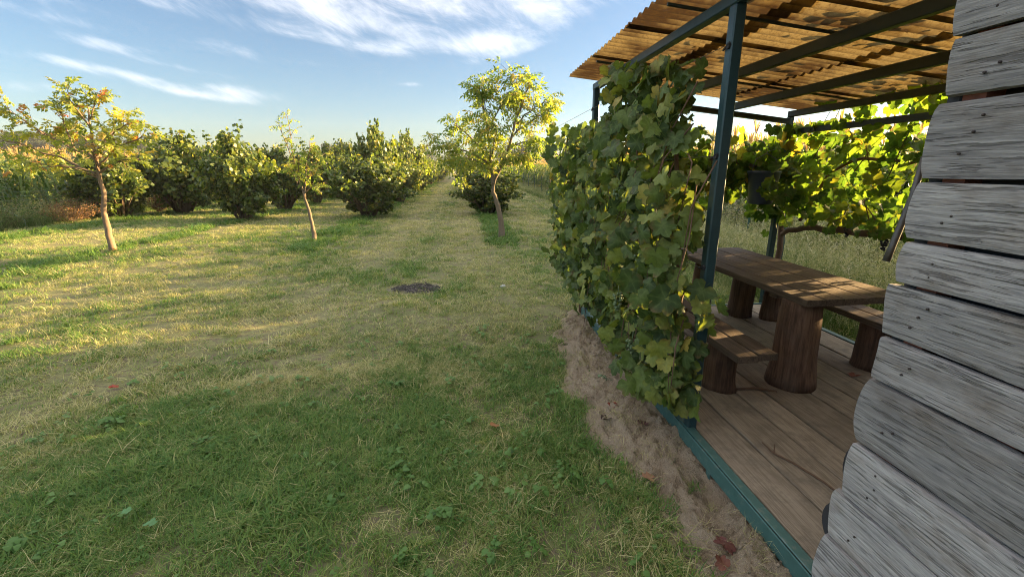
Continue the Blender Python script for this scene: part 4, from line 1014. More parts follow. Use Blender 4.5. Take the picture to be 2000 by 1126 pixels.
    speck = mathn(nt, 'MULTIPLY', mathn(nt, 'SUBTRACT', n2, .46), 4.5, True)
    base = mixc(nt, dirt, (.22, .155, .06), (.05, .027, .014)); base = mixc(nt, mathn(nt, 'MULTIPLY', speck, .6), base, (.06, .04, .018))
    tcol = mixc(nt, dirt, (.165, .122, .050), (.028, .017, .009)); tcol = mixc(nt, mathn(nt, 'MULTIPLY', speck, .8), tcol, (.055, .032, .01))
    p = N(nt, 'ShaderNodeBsdfPrincipled'); L.new(base, p.inputs['Base Color']); p.inputs['Roughness'].default_value = .45
    t = N(nt, 'ShaderNodeBsdfTranslucent'); L.new(tcol, t.inputs[0])
    mx = N(nt, 'ShaderNodeMixShader'); mx.inputs[0].default_value = .66
    L.new(p.outputs[0], mx.inputs[1]); L.new(t.outputs[0], mx.inputs[2]); L.new(mx.outputs[0], out.inputs[0])
    wl_, amp = .098, .013
    ys = np.arange(-.47, .4701, wl_ / 8); nyy = len(ys)
    for tier, (xa, xb) in enumerate(((1.17, 1.98), (1.86, 3.0), (2.9, 3.98))):
        for k in range(5):
            yc = 5.18 - .45 - k * .87; ex = r.normal(0, .015); xs = np.linspace(xa + ex, xb + r.normal(0, .02), 4); V = []
            for x in xs:
                for y in ys: V.append((x - xa, y, amp * math.cos(2 * math.pi * y / wl_)))
            V = np.array(V); i = np.arange(len(V)).reshape(4, nyy); F = np.stack([i[:-1, :-1], i[:-1, 1:], i[1:, 1:], i[1:, :-1]], -1).reshape(-1, 4)
            lift = .048 + (.010 if tier == 1 else .0) + (.006 if k % 2 else 0) + (.012 if tier == 0 else 0)
            obj('roof_sheet', mesh_data('roof_sheet', V, F, m, True), porch, (xa, yc, roof_z(xa) + lift), (0, math.atan(.107) + r.normal(0, .003), r.normal(0, .004)))
build_porch()
def build_roof_litter():
    r = np.random.default_rng(97); P = []
    for c in range(14):
        cx, cy = r.uniform(1.4, 3.9), r.uniform(1.4, 5.0)
        for i in range(r.integers(6, 22)): P.append((cx + r.normal(0, .13), cy + r.normal(0, .16)))
    P = np.array(P); P = np.stack([P[:, 0], P[:, 1], roof_z(P[:, 0]) + .095 + r.uniform(0, .012, len(P))], 1); k = len(P)
    y = np.stack([r.normal(0, 1, k), r.normal(0, 1, k), np.full(k, -.05)], 1); n = np.stack([r.normal(.1, .2, k), r.normal(0, .2, k), np.ones(k)], 1)
    me = leaf_cloud('roof_litter', P, basis(y, n), r.uniform(.05, .12, k), ROUND_V * [1.2, 1, .8], ROUND_F, r.random(k), DRY)
    tag(obj('roof_litter', me), 'dead leaves lying on the corrugated porch roof', 'leaf litter', kind='stuff')
build_roof_litter()

# ------------------------------------------------------------------ table and benches
def log(name, parent, x, y, z0, z1, r0, r1, seed):
    r = np.random.default_rng(seed); mb = MB(); n = 18; rings = 9; V = []; F = []
    ph = r.uniform(0, 6.28, 4)
    for j in range(rings):
        t = j / (rings - 1); z = z0 + (z1 - z0) * t
        for k in range(n):
            a = 2 * math.pi * k / n; q = (r0 * (1 - t) + r1 * t) * (1 + .06 * math.sin(2 * a + ph[0]) + .05 * math.sin(3 * a + ph[1] + 2 * t) + .025 * math.sin(7 * a + ph[2] + 3 * t) + .02 * math.sin(9 * t + ph[0])) + (r0 * .07 * (1 - t) ** 6)
            V.append((x + q * math.cos(a) + .012 * math.sin(t * 3 + ph[3]), y + q * math.sin(a), z))
    for j in range(rings - 1):
        for k in range(n): F.append((j * n + k, j * n + (k + 1) % n, (j + 1) * n + (k + 1) % n, (j + 1) * n + k))
    F += [tuple(reversed(range(n))), tuple(range((rings - 1) * n, rings * n))]
    mb.add(V, F); return obj(name, mb.mesh(name, M_log, True), parent)
def top_board(name, parent, x0, x1, y0, y1, z0, z1, seed, mat=M_table):
    r = np.random.default_rng(seed); mb = MB(); n = 10; V = []; F = []; w0, w1 = r.normal(0, .004), r.normal(0, .004)
    for j in range(n):
        y = y0 + (y1 - y0) * j / (n - 1); a = x0 + r.normal(0, .0012); b = x1 + r.normal(0, .0012); dz = r.normal(0, .0008)
        V += [(a, y, z0), (a, y, z1 - .005 + dz), (a + .005, y, z1 + dz), (b - .005, y, z1 + dz), (b, y, z1 - .005 + dz), (b, y, z0)]
    for j in range(n - 1):
        for k in range(6): F.append((j * 6 + k, j * 6 + (k + 1) % 6, j * 6 + 6 + (k + 1) % 6, j * 6 + 6 + k))
    F += [tuple(range(6)), tuple(range(n * 6 - 1, n * 6 - 7, -1))]
    mb.add(V, F); return obj(name, mb.mesh(name, mat), parent)
table = empty('picnic_table', (2.85, 4.0, DZ), 'dark brown plank table on log legs under the porch roof', 'table')
TX = [2.42, 2.575, 2.725, 2.93, 3.10, 3.27]
for i in range(5): top_board('table_board', table, TX[i] + .004, TX[i + 1] - .004, 2.82 + [.0, .0, .01, .02, .05][i], 5.0 - [.0, .02, .0, .03, .0][i], .832, .88 + [.0, .001, -.001, .002, 0][i], 700 + i)
log('leg', table, 2.54, 2.99, DZ, .831, .165, .135, 710); log('leg', table, 3.17, 4.66, DZ, .831, .125, .115, 711); log('leg', table, 2.76, 4.84, DZ, .831, .09, .09, 712)
for y in (3.0, 4.7):
    mb = MB(); mb.box((2.46, y + .18, .79), (3.22, y + .27, .8315), .004); obj('cross_batten', mb.mesh('cross_batten', M_table), table)
b1 = empty('log_bench', (1.98, 3.6, DZ), 'two-plank log bench close to the vine wall, its sunlit end facing the camera', 'bench', 'benches at the table')
top_board('seat_board', b1, 1.822, 1.972, 2.62, 4.75, .51, .56, 720); top_board('seat_board', b1, 1.985, 2.13, 2.645, 4.72, .51, .561, 721)
log('leg', b1, 1.95, 2.99, DZ, .509, .115, .105, 722); log('leg', b1, 1.97, 4.4, DZ, .509, .11, .105, 723)
b2 = empty('log_bench', (3.46, 3.8, DZ), 'log bench on the far side of the table, partly hidden by the cabin wall', 'bench', 'benches at the table')
top_board('seat_board', b2, 3.31, 3.465, 3.0, 4.85, .535, .585, 730); top_board('seat_board', b2, 3.475, 3.62, 3.02, 4.85, .535, .585, 731)
log('leg', b2, 3.43, 3.2, DZ, .534, .125, .11, 732); log('leg', b2, 3.45, 4.5, DZ, .534, .11, .10, 733)

# ------------------------------------------------------------------ cabin
cabin = empty('cabin', (2.6, -1.0, 0), 'cabin clad in wide weathered grey planks with ragged ends', 'cabin')
def build_cabin():
    r = np.random.default_rng(95)
    zb = [-.02, .19, .42, .63, .85, 1.105, 1.26, 1.44, 1.58, 1.76, 1.98, 2.14, 2.33, 2.52, 2.72]
    ye = [1.335, 1.312, 1.305, 1.268, 1.282, 1.256, 1.264, 1.244, 1.252, 1.258, 1.234, 1.242, 1.235, 1.235]
    rnd_ = [.045, .018, .016, .006, .022, .005, .004, .005, .014, .022, .005, .006, .006, .006]
    notch = {4: (.12, .03)}
    for i in range(len(zb) - 1):
        z0, z1 = zb[i] + .004 + .004 * r.random(), zb[i + 1] - .005 - .005 * r.random(); H = z1 - z0; nT = 13; nS = 34; th = .026
        gapwave = r.uniform(0, 6.28); V = []; F = []
        tilt = r.normal(0, .0015); xoff = r.uniform(-.005, .004)
        for s in range(nS):
            q = (s / (nS - 1)) ** .55
            ring = []
            for k in range(nT):
                t = k / (nT - 1)
                yend = ye[i] - rnd_[i] * abs(2 * t - 1) ** 2.6 + .004 * math.sin(4.3 * t + 1.7 * i)
                y = -2.2 + (yend + 2.2) * q
                zw = (.003 * math.sin(y * 3.1 + gapwave) + .002 * math.sin(y * 9 + gapwave * 2)) * (1 if t in (0.0, 1.0) else .3 if k in (1, nT - 2) else 0)
                x = 1.36 + (.002 if t in (0.0, 1.0) else 0) + .0012 * math.sin(t * 4 + gapwave) + tilt * y + xoff + (.007 if i % 2 == 0 else -.003) * (1 - t)
                ring.append((x, y, z0 + H * t + zw))
            yb = -2.2 + (ye[i] - rnd_[i] * .4 + 2.2) * q
            ring.append((1.36 + th, min(yb, ring[-1][1] + .01), z1)); ring.append((1.36 + th, min(yb, ring[0][1] + .01), z0)); V += ring
        m = nT + 2
        for s in range(nS - 1):
            for k in range(m): F.append((s * m + k, s * m + (k + 1) % m, (s + 1) * m + (k + 1) % m, (s + 1) * m + k))
        F += [tuple(range(m)), tuple(reversed(range((nS - 1) * m, nS * m)))]
        mb = MB(); mb.add(V, F); p = obj('plank', mb.mesh('plank', M_plank), cabin)
        for k in range(2 if i % 3 else 3):
            zz = z0 + H * (.28 + .5 * k / 2 + r.normal(0, .05)); yy = ye[i] - .10 - .035 * k * r.random() - rnd_[i] * .6
            nb = MB(); nb.tube([(1.3605, yy, zz), (1.3555, yy, zz), (1.354, yy, zz)], [.0036, .0036, .002], 8); obj('nail', nb.mesh('nail', M_nail), p)
    # sheathing behind the planks, red lath seen through the gaps
    mb = MB(); mb.box((1.45, -2.2, .0), (1.49, 1.17, 2.72)); obj('inner_wall', mb.mesh('inner_wall', M_dark), cabin)
    for y0, y1 in ((1.14, 1.20), (.86, .90), (.40, .45), (-.2, -.14)):
        mb = MB(); mb.box((1.392, y0, .02), (1.448, y1, 2.70)); obj('lath', mb.mesh('lath', M_red), cabin)
    mb = MB(); mb.box((1.393, 1.205, .02), (1.44, 1.245, 2.72), .004); obj('corner_board', mb.mesh('corner_board', M_dark), cabin)
    mb = MB(); mb.box((1.442, 1.172, .0), (4.2, 1.23, 2.72)); obj('end_wall', mb.mesh('end_wall', M_dark), cabin)
    mb = MB(); mb.box((4.15, -2.2, .0), (4.2, 1.17, 2.72)); mb.box((1.45, -2.26, 0), (4.2, -2.21, 2.72)); obj('far_wall', mb.mesh('far_wall', M_dark), cabin)
    # dark rounded board ends that stick out behind the cladding
    for zc, hh, yt in ((.94, .08, 1.302), (.73, .095, 1.315), (.46, .10, 1.355)):
        mb = MB(); V = []; n = 12
        for x in (1.395, 1.425):
            V += [(x, 1.19, zc - hh)] + [(x, 1.25 + (yt - 1.25) * math.cos(a) ** .8 if abs(math.cos(a)) > 1e-6 else 1.25, zc + hh * math.sin(a)) for a in np.linspace(-math.pi / 2, math.pi / 2, n)] + [(x, 1.19, zc + hh)]
        k = n + 2; F = [tuple(range(k)), tuple(reversed(range(k, 2 * k)))] + [(i, (i + 1) % k, k + (i + 1) % k, k + i) for i in range(k)]
        mb.add(V, F); obj('board_end', mb.mesh('board_end', M_dark), cabin)
    mb = MB(); V = [(1.1, -2.5, 2.74), (4.5, -2.5, 2.74), (4.5, 1.1, 2.74), (1.30, 1.1, 2.74), (1.1, -2.5, 2.79), (4.5, -2.5, 2.79), (4.5, 1.1, 2.79), (1.30, 1.1, 2.79)]
    mb.add(V, [(0, 3, 2, 1), (4, 5, 6, 7), (0, 1, 5, 4), (1, 2, 6, 5), (2, 3, 7, 6), (3, 0, 4, 7)]); obj('roof', mb.mesh('roof', M_dark), cabin)
build_cabin()
mb = MB(); mb.tube([(1.535, 1.40, 1.83), (1.525, 1.40, 1.70), (1.49, 1.40, 1.53), (1.478, 1.40, 1.475)], [.009, .011, .011, .012], 8)
tag(obj('iron_rod', mb.mesh('iron_rod', M_rod, True)), 'thin dark iron rod hanging at the cabin corner', 'rod')

# bucket hanging by the rear post
bk = empty('bucket', (3.42, 4.93, 1.40), 'bluish plastic bucket hanging in the vine at the rear post', 'bucket')
mb = MB(); n = 20; V = []; F = []
prof = [(.0, 0), (.125, 0), (.132, .02), (.165, .34), (.175, .345), (.175, .37), (.16, .37), (.155, .34), (.12, .03), (.0, .03)]
for q, z in prof:
    for k in range(n): V.append((3.42 + q * math.cos(2 * math.pi * k / n), 4.93 + q * math.sin(2 * math.pi * k / n), 1.40 + z))
for j in range(len(prof) - 1):
    for k in range(n): F.append((j * n + k, j * n + (k + 1) % n, (j + 1) * n + (k + 1) % n, (j + 1) * n + k))
mb.add(V, F); obj('body', mb.mesh('body', M_bucket, True), bk)
mb = MB(); mb.tube([(3.255, 4.93, 1.75), (3.30, 4.93, 1.90), (3.42, 4.93, 1.96), (3.54, 4.93, 1.90), (3.585, 4.93, 1.75)], .005, 6); obj('handle', mb.mesh('handle', M_wire, True), bk)
mb = MB(); mb.tube([(3.42, 4.93, 1.96), (3.44, 4.95, 1.98), (3.60, 5.05, 2.01), (3.724, 5.06, 2.02)], .004, 5); obj('hook', mb.mesh('hook', M_wire, True), bk)
# second fence post beside the rear porch post
mb = MB(); mb.tube([(4.20, 5.5, -.05), (4.20, 5.5, 1.6)], .04, 8); tag(obj('steel_post', mb.mesh('steel_post', M_fpost, True)), 'round green steel post just right of the rear porch post', 'post')

# ------------------------------------------------------------------ grapevines
V_STOPS = [(0, (.032, .058, .018)), (.35, (.075, .118, .030)), (.7, (.13, .175, .040)), (.93, (.21, .23, .05)), (1, (.32, .26, .06))]
B_STOPS = [(0, (.035, .075, .016)), (.4, (.065, .12, .018)), (.8, (.115, .165, .02)), (.95, (.19, .19, .024)), (1, (.28, .19, .03))]
VM = {k: leafmat('vine_leaf_' + k, s, trans=t, src=src, tgain=tg, rough=.58, brown=(.17, .10, .045), spec=.3)
      for k, s, t, src, tg in (('part', V_STOPS, .30, 'obj', 1.9), ('mass', V_STOPS, .30, 'attr', 1.9), ('bpart', B_STOPS, .50, 'obj', 2.1), ('bmass', B_STOPS, .50, 'attr', 2.1))}
def leafmeshes(mat): return [mesh_data('vine_leaf', v, f, mat, True, {'vein': ve, 'rim': ri}) for v, f, ve, ri in VLEAF]
ico_v = None
def grapes(mat, seed, n=34, ln=.13, wd=.045, rad=.011):
    r = np.random.default_rng(seed); mb = MB()
    t = (1 + 5 ** .5) / 2
    iv = np.array([(-1, t, 0), (1, t, 0), (-1, -t, 0), (1, -t, 0), (0, -1, t), (0, 1, t), (0, -1, -t), (0, 1, -t), (t, 0, -1), (t, 0, 1), (-t, 0, -1), (-t, 0, 1)]) / math.sqrt(1 + t * t)
    f0 = [(0, 11, 5), (0, 5, 1), (0, 1, 7), (0, 7, 10), (0, 10, 11), (1, 5, 9), (5, 11, 4), (11, 10, 2), (10, 7, 6), (7, 1, 8), (3, 9, 4), (3, 4, 2), (3, 2, 6), (3, 6, 8), (3, 8, 9), (4, 9, 5), (2, 4, 11), (6, 2, 10), (8, 6, 7), (9, 8, 1)]
    V = [tuple(p) for p in iv]; F = []; mid = {}
    def md(a, b):
        k = (min(a, b), max(a, b))
        if k not in mid:
            p = (np.array(V[a]) + np.array(V[b])) / 2; p /= np.linalg.norm(p); V.append(tuple(p)); mid[k] = len(V) - 1
        return mid[k]
    for a, b, c in f0:
        x, y, z = md(a, b), md(b, c), md(c, a); F += [(a, x, z), (b, y, x), (c, z, y), (x, y, z)]
    V = np.array(V)
    for i in range(n):
        q = r.random(); a = r.uniform(0, 6.28); w = wd * (1 - .75 * q) * r.uniform(.4, 1)
        mb.add(V * rad * r.uniform(.85, 1.1) + np.array([w * math.cos(a), w * math.sin(a), -.03 - ln * q]), F)
    mb.tube([(0, 0, .03), (0, 0, -.06)], .003, 4)
    return mb.mesh('grape_cluster', mat, True)
M_grape_g = simple('green_grape', (.12, .17, .075), .4, nscale=40, c2=(.07, .10, .06)); M_grape_d = simple('dark_grape', (.02, .018, .03), .35, nscale=40)
GG = [grapes(M_grape_g, i) for i in range(3)]; GD = [grapes(M_grape_d, 10 + i, 26, .10, .04) for i in range(2)]

def add_vine(vine, P, nrm, seed, sizes, lm_part, mass_mat, score, nparts=300, hang=.75, tint_mu=.42):
    """P (k,3) leaf roots, nrm (k,3) mean normals; the leaves with the best score become parts"""
    r = np.random.default_rng(seed); k = len(P)
    n = nrm + r.normal(0, .62, (k, 3)); n[:, 2] += .25
    y = np.stack([r.normal(0, .55, k), r.normal(0, .55, k), -np.ones(k) * hang + r.normal(0, .35, k)], 1) + nrm * .25
    R = basis(y, n); s = sizes
    order = np.argsort(-score); top = order[:nparts]; rest = order[nparts:]
    for i in top:
        o = obj('leaf', lm_part[r.integers(0, 6)], vine, P[i], Matrix(R[i].tolist()).to_euler(), float(s[i]))
    vs_, fs, tn, ve, ri = [], [], [], [], []; off = 0
    var = r.integers(0, 6, k)
    for w in range(6):
        sel = rest[var[rest] == w]
        if len(sel) == 0: continue
        tv, tf, tve, tri = VLEAF[w]; nv = len(tv)
        V = np.einsum('kij,vj->kvi', R[sel], tv) * s[sel][:, None, None] + P[sel][:, None, :]
        F = (tf[None] + (np.arange(len(sel)) * nv)[:, None, None]).reshape(-1, 3) + off; off += len(sel) * nv
        vs_.append(V.reshape(-1, 3)); fs.append(F); tn.append(np.repeat(np.clip(r.normal(tint_mu, .28, len(sel)), 0, 1), nv)); ve.append(np.tile(tve, len(sel))); ri.append(np.tile(tri, len(sel)))
    me = mesh_data('foliage', np.concatenate(vs_), np.concatenate(fs), mass_mat, True, {'tint': np.concatenate(tn), 'vein': np.concatenate(ve), 'rim': np.concatenate(ri)})
    o = obj('foliage', me, vine); o['kind'] = 'stuff'

def build_vine_wall():
    vine = empty('grapevine', (1.36, 3.6, 0), 'dense dull-green grapevine wall covering the near side of the porch', 'grapevine')
    r = np.random.default_rng(800)
    poly = [(6.2, 1.9), (5.9, 2.15), (5.5, 2.25), (4.6, 2.24), (4.25, 2.46), (3.7, 2.58), (3.2, 2.50), (2.85, 2.40), (2.66, 2.18), (2.60, 1.90), (2.46, 1.6), (2.42, 1.3), (2.36, 1.0), (2.36, .72), (2.40, .36), (2.58, .28), (2.85, .28), (3.3, .30), (3.75, .38), (4.3, .52), (5.2, .55), (5.6, .6), (5.9, 1.0), (6.1, 1.4)]
    pts = []
    while len(pts) < 2300:
        y = r.uniform(2.2, 6.3, 500); z = r.uniform(.15, 2.7, 500); k = in_poly(y, z, poly)
        edge = fbm(y * 2.2, z * 2.2, 3); k &= edge > .33
        x = 1.36 - .16 * fbm(y * 1.3 + 5, z * 1.5, 2) + r.normal(0, .075, 500)
        x = np.where(z > 2.2, x + .05, x)
        pts += [(a, b, c) for a, b, c in zip(x[k], y[k], z[k])]
    P = np.array(pts[:2300])
    P[:, 2] = np.maximum(P[:, 2], .22)
    near = np.clip(1.9 - P[:, 1] * .25, .75, 1.4)
    sizes = r.uniform(.042, .10, len(P)) * np.where(r.random(len(P)) < .15, 1.2, 1)
    # a few shoots that hang over the post and out at the far end
    ex = np.array([(1.38, 2.40, 1.10), (1.36, 2.36, 1.02), (1.40, 2.34, .92), (1.36, 2.42, .62), (1.39, 2.40, .50), (1.39, 2.38, .42), (1.40, 2.36, .36), (1.38, 2.42, .40), (1.37, 2.46, .32), (1.46, 2.34, 1.02), (1.48, 2.47, .85), (1.42, 3.3, 2.44), (1.40, 2.9, 2.42), (1.42, 2.75, 2.36),
                   *[(r.uniform(1.33, 1.395), r.uniform(2.36, 2.62), r.uniform(.30, .75)) for _ in range(20)], (1.0, 5.3, 2.2), (.98, 5.2, 2.12), (1.0, 5.25, 2.02), (.97, 5.3, 1.95), (1.05, 5.35, 2.25), (1.03, 5.2, 1.86)])
    P = np.concatenate([P, ex]); sizes = np.concatenate([sizes, r.uniform(.07, .10, len(ex))])
    nrm = np.tile(np.array([[-.80, -.52, .12]]), (len(P), 1))
    dist = np.linalg.norm(P - np.array(CAM), axis=1)
    outer = -(P[:, 0] - 1.33 + .20 * fbm(P[:, 1] * 1.3 + 5, P[:, 2] * 1.5, 2))
    score = sizes / dist * (1 + np.clip(outer * 6, -.8, .9)); score[-len(ex):] = 99
    add_vine(vine, P, nrm, 801, sizes, leafmeshes(VM['part']), VM['mass'], score)
    # stems
    for (x, y, tops) in ((1.43, 2.62, [(1.40, 2.7, 1.0), (1.38, 2.9, 1.9), (1.36, 3.4, 2.4)]), (1.42, 3.9, [(1.40, 3.85, .9), (1.38, 4.0, 1.6), (1.35, 4.3, 2.2)]), (1.40, 5.15, [(1.40, 5.2, 1.0), (1.36, 5.4, 1.7), (1.3, 6.4, 2.0)])):
        mb = MB(); mb.tube([(x, y, -.03)] + tops, [.024, .02, .014, .008], 7); obj('stem', mb.mesh('stem', M_cane, True), vine)
    for i in range(70):
        y = r.uniform(2.45, 5.8); z = r.uniform(.9, 2.3); mb = MB(); l = r.uniform(.35, .9)
        y = min(y, 5.8); p0 = Vector((1.38 + r.normal(0, .03), y, z)); p1 = p0 + Vector((-.15, r.normal(0, .25), -l * .4)); p2 = p1 + Vector((-.03, r.normal(0, .15), -l * .6)); p2.z = max(p2.z, .25); p1.z = max(p1.z, .3)
        mb.tube([p0, p1, p2], [.005, .004, .0025], 5); obj('cane', mb.mesh('cane', M_cane, True), vine)
    for i, (y, z, x) in enumerate([(2.42, 1.02, 1.40), (2.5, .78, 1.34), (2.58, .74, 1.30), (2.46, .72, 1.38), (2.6, .50, 1.30), (2.9, 1.25, 1.2), (2.75, 1.3, 1.22), (3.2, .9, 1.16), (3.4, 1.7, 1.18), (2.95, .62, 1.2), (3.0, 1.75, 1.22), (4.1, 1.2, 1.14)]):
        obj('grape_cluster', GG[i % 3], vine, (x, y, z), (0, 0, float(r.uniform(0, 6))), float(r.uniform(.9, 1.25)))
build_vine_wall()

def build_back_vine():
    vine = empty('grapevine', (3.9, 4.6, 0), 'sunlit yellow-green grapevine trained along the far and right sides of the porch', 'grapevine')
    r = np.random.default_rng(820); P = []; Nn = []
    def zone(n, f, nr):
        for _ in range(n): P.append(f()); Nn.append(nr)
    sd = (-.55, -.6, .25)
    zone(430, lambda: (r.normal(3.92, .13), r.uniform(1.6, 5.2), 1.18 + abs(r.normal(0, .42))), sd)            # right side, above its cordon
    zone(150, lambda: (r.normal(3.92, .10), r.uniform(2.2, 5.2), r.uniform(1.55, 2.3)), sd)
    zone(70, lambda: (r.normal(3.9, .10), r.uniform(2.0, 5.0), r.uniform(2.2, 2.5)), sd)
    zone(80, lambda: (r.normal(3.95, .10), r.uniform(2.6, 4.6), r.uniform(1.85, 2.35)), sd)
    zone(300, lambda: (r.uniform(2.15, 4.0), r.normal(5.16, .10), 1.80 - abs(r.normal(0, .30)) + .15), (0, -.9, .2))   # far side below the cordon
    zone(75, lambda: (r.uniform(2.2, 4.0), r.normal(5.16, .08), r.uniform(1.75, 2.2)), (0, -.9, .2))
    zone(60, lambda: (r.normal(3.7, .15), r.normal(5.08, .08), r.uniform(1.2, 2.3)), (-.3, -.9, .2))
    zone(26, lambda: (r.uniform(3.25, 3.75), r.normal(4.70, .04), r.uniform(1.30, 1.85)), (-.3, -.9, .2))
    zone(45, lambda: (r.normal(2.45, .18), r.normal(5.2, .08), r.uniform(1.5, 2.35)), (0, -.9, .2))
    P = np.array(P); Nn = np.array(Nn); k = len(P)
    P[:, 2] = np.maximum(P[:, 2], 1.02)
    keep = ~((P[:, 2] > 2.28) & (P[:, 0] < 3.8)); P, Nn = P[keep], Nn[keep]; k = len(P)
    sizes = r.uniform(.05, .125, k); dist = np.linalg.norm(P - np.array(CAM), axis=1)
    add_vine(vine, P, Nn, 821, sizes, leafmeshes(VM['bpart']), VM['bmass'], sizes / dist, tint_mu=.45)
    for pts, rad in (([(4.0, 5.28, -.03), (3.98, 5.25, .8), (3.95, 5.2, 1.5), (3.6, 5.16, 1.80), (3.1, 5.15, 1.86), (2.5, 5.16, 1.88), (1.7, 5.16, 1.95)], [.04, .035, .03, .026, .024, .02, .012]),
                     ([(3.95, 5.2, 1.0), (3.95, 4.8, 1.14), (3.93, 4.3, 1.16), (3.93, 3.6, 1.20), (3.93, 2.8, 1.18), (3.93, 1.9, 1.2)], [.03, .034, .036, .036, .03, .02]),
                     ([(3.93, 4.9, 1.2), (3.95, 4.6, 1.75), (3.95, 4.2, 1.90), (3.93, 3.7, 1.86), (3.93, 3.2, 1.9)], [.02, .018, .016, .014, .008])):
        mb = MB(); q = []; rd = []
        for i in range(len(pts) - 1):
            for t in (0, .33, .66): q.append(Vector(pts[i]).lerp(Vector(pts[i + 1]), t) + Vector((r.normal(0, .012), r.normal(0, .012), r.normal(0, .012)))); rd.append(rad[i] * (1 - t) + rad[i + 1] * t)
        q.append(Vector(pts[-1])); rd.append(rad[-1]); mb.tube(q, rd, 7); obj('cordon', mb.mesh('cordon', M_cane, True), vine)
    for i in range(40):
        mb = MB()
        if i < 26: p0 = Vector((3.93, r.uniform(2.2, 5.0), r.uniform(1.15, 1.9))); p1 = p0 + Vector((r.normal(0, .06), r.normal(-.1, .25), r.uniform(.3, .9)))
        else: p0 = Vector((r.uniform(2.4, 3.8), 5.16, 1.86)); p1 = p0 + Vector((r.normal(0, .25), r.normal(0, .05), r.choice([-1, 1]) * r.uniform(.2, .45)))
        p1.z = min(p1.z, 2.4); mid = (p0 + p1) / 2 + Vector((r.normal(0, .05), r.normal(0, .05), 0)); mb.tube([p0, mid, p1], [.006, .005, .003], 5); obj('cane', mb.mesh('cane', M_cane, True), vine)
    for i, (x, y, z) in enumerate([(3.90, 3.75, 1.20), (3.88, 3.50, 1.14), (3.87, 3.44, 1.17), (3.92, 4.2, 1.26)]):
        obj('grape_cluster', GD[i % 2], vine, (x, y, z), None, float(r.uniform(.9, 1.2)))
build_back_vine()

# ------------------------------------------------------------------ small things on the ground
def fallen(name, x, y, z, s, col, label, seed, cat='leaf', rotz=0.0):
    m = leafmat(name + '_mat', [(0, col), (1, tuple(c * 1.3 for c in col))], trans=.15, src='obj', rough=.7, veins=True, tgain=1.2)
    r = np.random.default_rng(seed); v, f, ve, ri = vine_leaf(900 + seed); v = v.copy(); v[:, 2] = np.abs(v[:, 2]) * 1.2 + .12 * np.sin(v[:, 0] * 5 + seed) + .10 * v[:, 1] ** 2
    v[:, 2] -= v[:, 2].min()
    tag(obj(name, mesh_data(name, v, f, m, True, {'vein': ve * .3, 'rim': ri}), None, (x, y, z), (r.normal(0, .15), r.normal(0, .15), rotz), s), label, cat)
gz = lambda x, y: float(ground_z(x, y))
fallen('fallen_leaf', 1.04, 2.14, gz(1.04, 2.14) + .05, .052, (.26, .14, .08), 'curled tan fallen vine leaf on the bare soil', 1, rotz=1.0)
fallen('fallen_leaf', 1.20, 1.63, gz(1.2, 1.63) + .055, .062, (.09, .032, .028), 'largest dark red fallen vine leaf on the soil near the bottom edge', 2, rotz=2.2)
fallen('fallen_leaf', 1.13, 1.53, gz(1.13, 1.53) + .055, .042, (.15, .055, .035), 'rusty red fallen leaf below the largest dark red one at the bottom edge', 3, rotz=.4)
fallen('fallen_leaf', 1.08, 2.95, gz(1.08, 2.95) + .05, .05, (.22, .045, .03), 'bright red fallen leaf on the soil beside the grass edge', 4, rotz=3)
fallen('fallen_leaf', .97, 2.77, gz(.97, 2.77) + .05, .05, (.045, .025, .022), 'dark withered fallen leaf on the soil below the bright red leaf', 5, rotz=5)
fallen('fallen_leaf', 1.22, 2.72, gz(1.22, 2.72) + .05, .05, (.07, .03, .025), 'dark brown fallen leaf on the soil close to the green rail', 8, rotz=4)
fallen('fallen_leaf', .17, 2.77, gz(.17, 2.77) + .05, .045, (.32, .15, .06), 'small orange-tan leaf lying in the grass left of the soil strip', 6, rotz=1)
fallen('fallen_leaf', -2.9, 3.66, gz(-2.9, 3.66) + .05, .045, (.30, .045, .025), 'small bright red leaf lying in the mown grass at the left', 7, rotz=2)
fallen('weed_leaf', -1.61, 2.03, gz(-1.61, 2.03) + .07, .036, (.09, .20, .08), 'pale round weed leaf in the grass at the bottom left', 9)
fallen('weed_leaf', -1.78, 2.12, gz(-1.78, 2.12) + .07, .034, (.085, .19, .075), 'second pale weed leaf just left of the round one at the bottom left', 10)
tag(obj('fallen_grape_cluster', GG[1], None, (1.18, 3.31, gz(1.18, 3.31) + .07), (1.5, 0, .6), .8), 'small green grape cluster dropped on the bare soil', 'grapes')
fallen('fallen_leaf', 3.16, 3.05, DZ + .006, .06, (.16, .05, .03), 'dry reddish leaf on the deck beside the far bench leg', 12, rotz=2)
mb = MB(); mb.tube([(1.80, 2.25, DZ + .012), (1.80, 2.14, DZ + .010), (1.85, 2.05, DZ + .010), (1.90, 1.88, DZ + .010), (1.92, 1.72, DZ + .009)], [.003, .005, .006, .006, .004], 6); mb.tube([(1.80, 2.14, DZ + .010), (1.86, 2.22, DZ + .014)], [.004, .002], 5)
tag(obj('twig', mb.mesh('twig', M_cane, True)), 'forked dry twig lying on the deck boards', 'twig')
mb = MB(); mb.tube([(2.02, 2.93, DZ + .008), (2.2, 2.92, DZ + .010), (2.34, 2.86, DZ + .008)], [.008, .012, .006], 6)
tag(obj('bark_strip', mb.mesh('bark_strip', M_cane, True)), 'dark strip of bark on the deck in front of the thick table leg', 'bark')
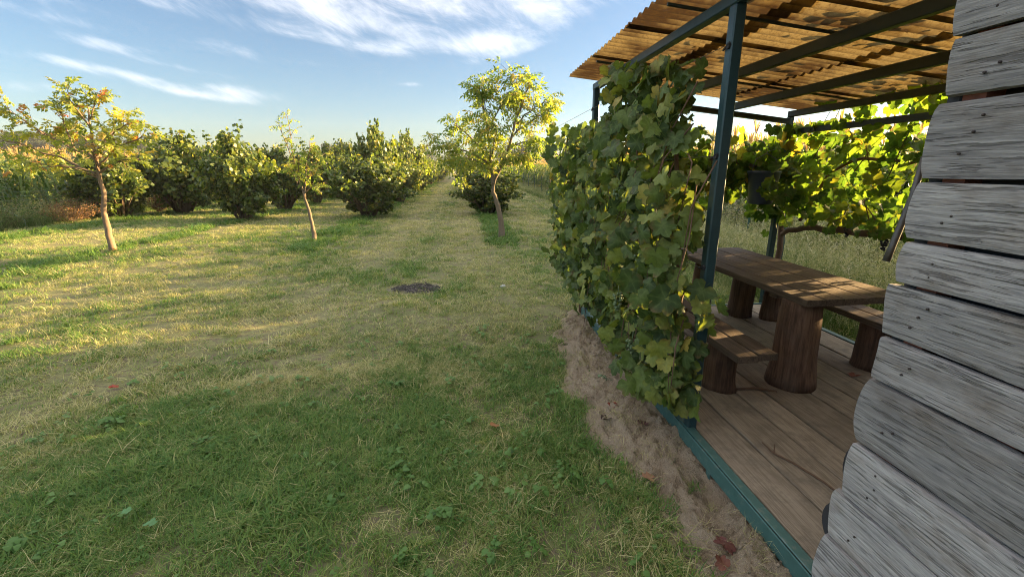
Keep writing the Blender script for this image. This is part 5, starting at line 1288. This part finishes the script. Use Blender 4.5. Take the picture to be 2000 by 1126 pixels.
def stone(x, y, s, mat, label, seed):
    r = np.random.default_rng(seed); mb = MB(); n, m = 10, 6; V = []; F = []
    for j in range(m):
        p = math.pi * j / (m - 1)
        for k in range(n):
            a = 2 * math.pi * k / n; q = s * (1 + .18 * math.sin(3 * a + seed + 2 * p)); V.append((q * math.sin(p) * math.cos(a), q * math.sin(p) * math.sin(a) * .8, q * .6 * math.cos(p)))
    for j in range(m - 1):
        for k in range(n): F.append((j * n + k, j * n + (k + 1) % n, (j + 1) * n + (k + 1) % n, (j + 1) * n + k))
    mb.add(V, F); tag(obj('stone', mb.mesh('stone', mat, True), None, (x, y, gz(x, y) + s * .45)), label, 'stone')
stone(.57, 6.75, .045, simple('pale_stone', (.42, .43, .40), .8), 'small pale stone in the grass right of the ash patch', 1)
stone(1.28, 3.45, .07, simple('soil_clod', (.28, .22, .16), .95, nscale=30, bmp=.8), 'dry clod of earth by the rail under the vine', 2)
# charred sticks on the ash patch
def build_ash():
    mt = simple('charcoal', (.045, .04, .036), .9, nscale=30); r = np.random.default_rng(55); mb = MB()
    for i in range(150):
        a = r.uniform(0, 6.28); q = math.sqrt(r.random()); x, y = ASH[0] + .40 * q * math.cos(a), ASH[1] + .26 * q * math.sin(a); d = r.uniform(0, 3.14); l = r.uniform(.02, .07); z = gz(x, y) + .012
        mb.tube([(x - l * math.cos(d), y - l * math.sin(d), z), (x + l * math.cos(d), y + l * math.sin(d), z + r.uniform(0, .02))], r.uniform(.003, .008), 4)
    o = obj('charcoal_litter', mb.mesh('charcoal_litter', mt)); tag(o, 'black charred sticks of an old fire spot in the lawn', 'charcoal', kind='stuff')
build_ash()

# ------------------------------------------------------------------ thin evening haze
def build_haze():
    mb = MB(); mb.box((-262, -16, -1.2), (46, 216, 21)); 
    m, nt, out = newmat('haze'); v = N(nt, 'ShaderNodeVolumePrincipled'); v.inputs['Color'].default_value = (.86, .90, 1.0, 1)
    v.inputs['Density'].default_value = .00042; v.inputs['Anisotropy'].default_value = .2
    nt.links.new(v.outputs[0], out.inputs['Volume'])
    o = obj('haze', mb.mesh('haze', m)); tag(o, 'thin evening haze over the fields', 'haze', kind='stuff')
build_haze()
scene.cycles.volume_bounces = 0; scene.cycles.volume_step_rate = 5
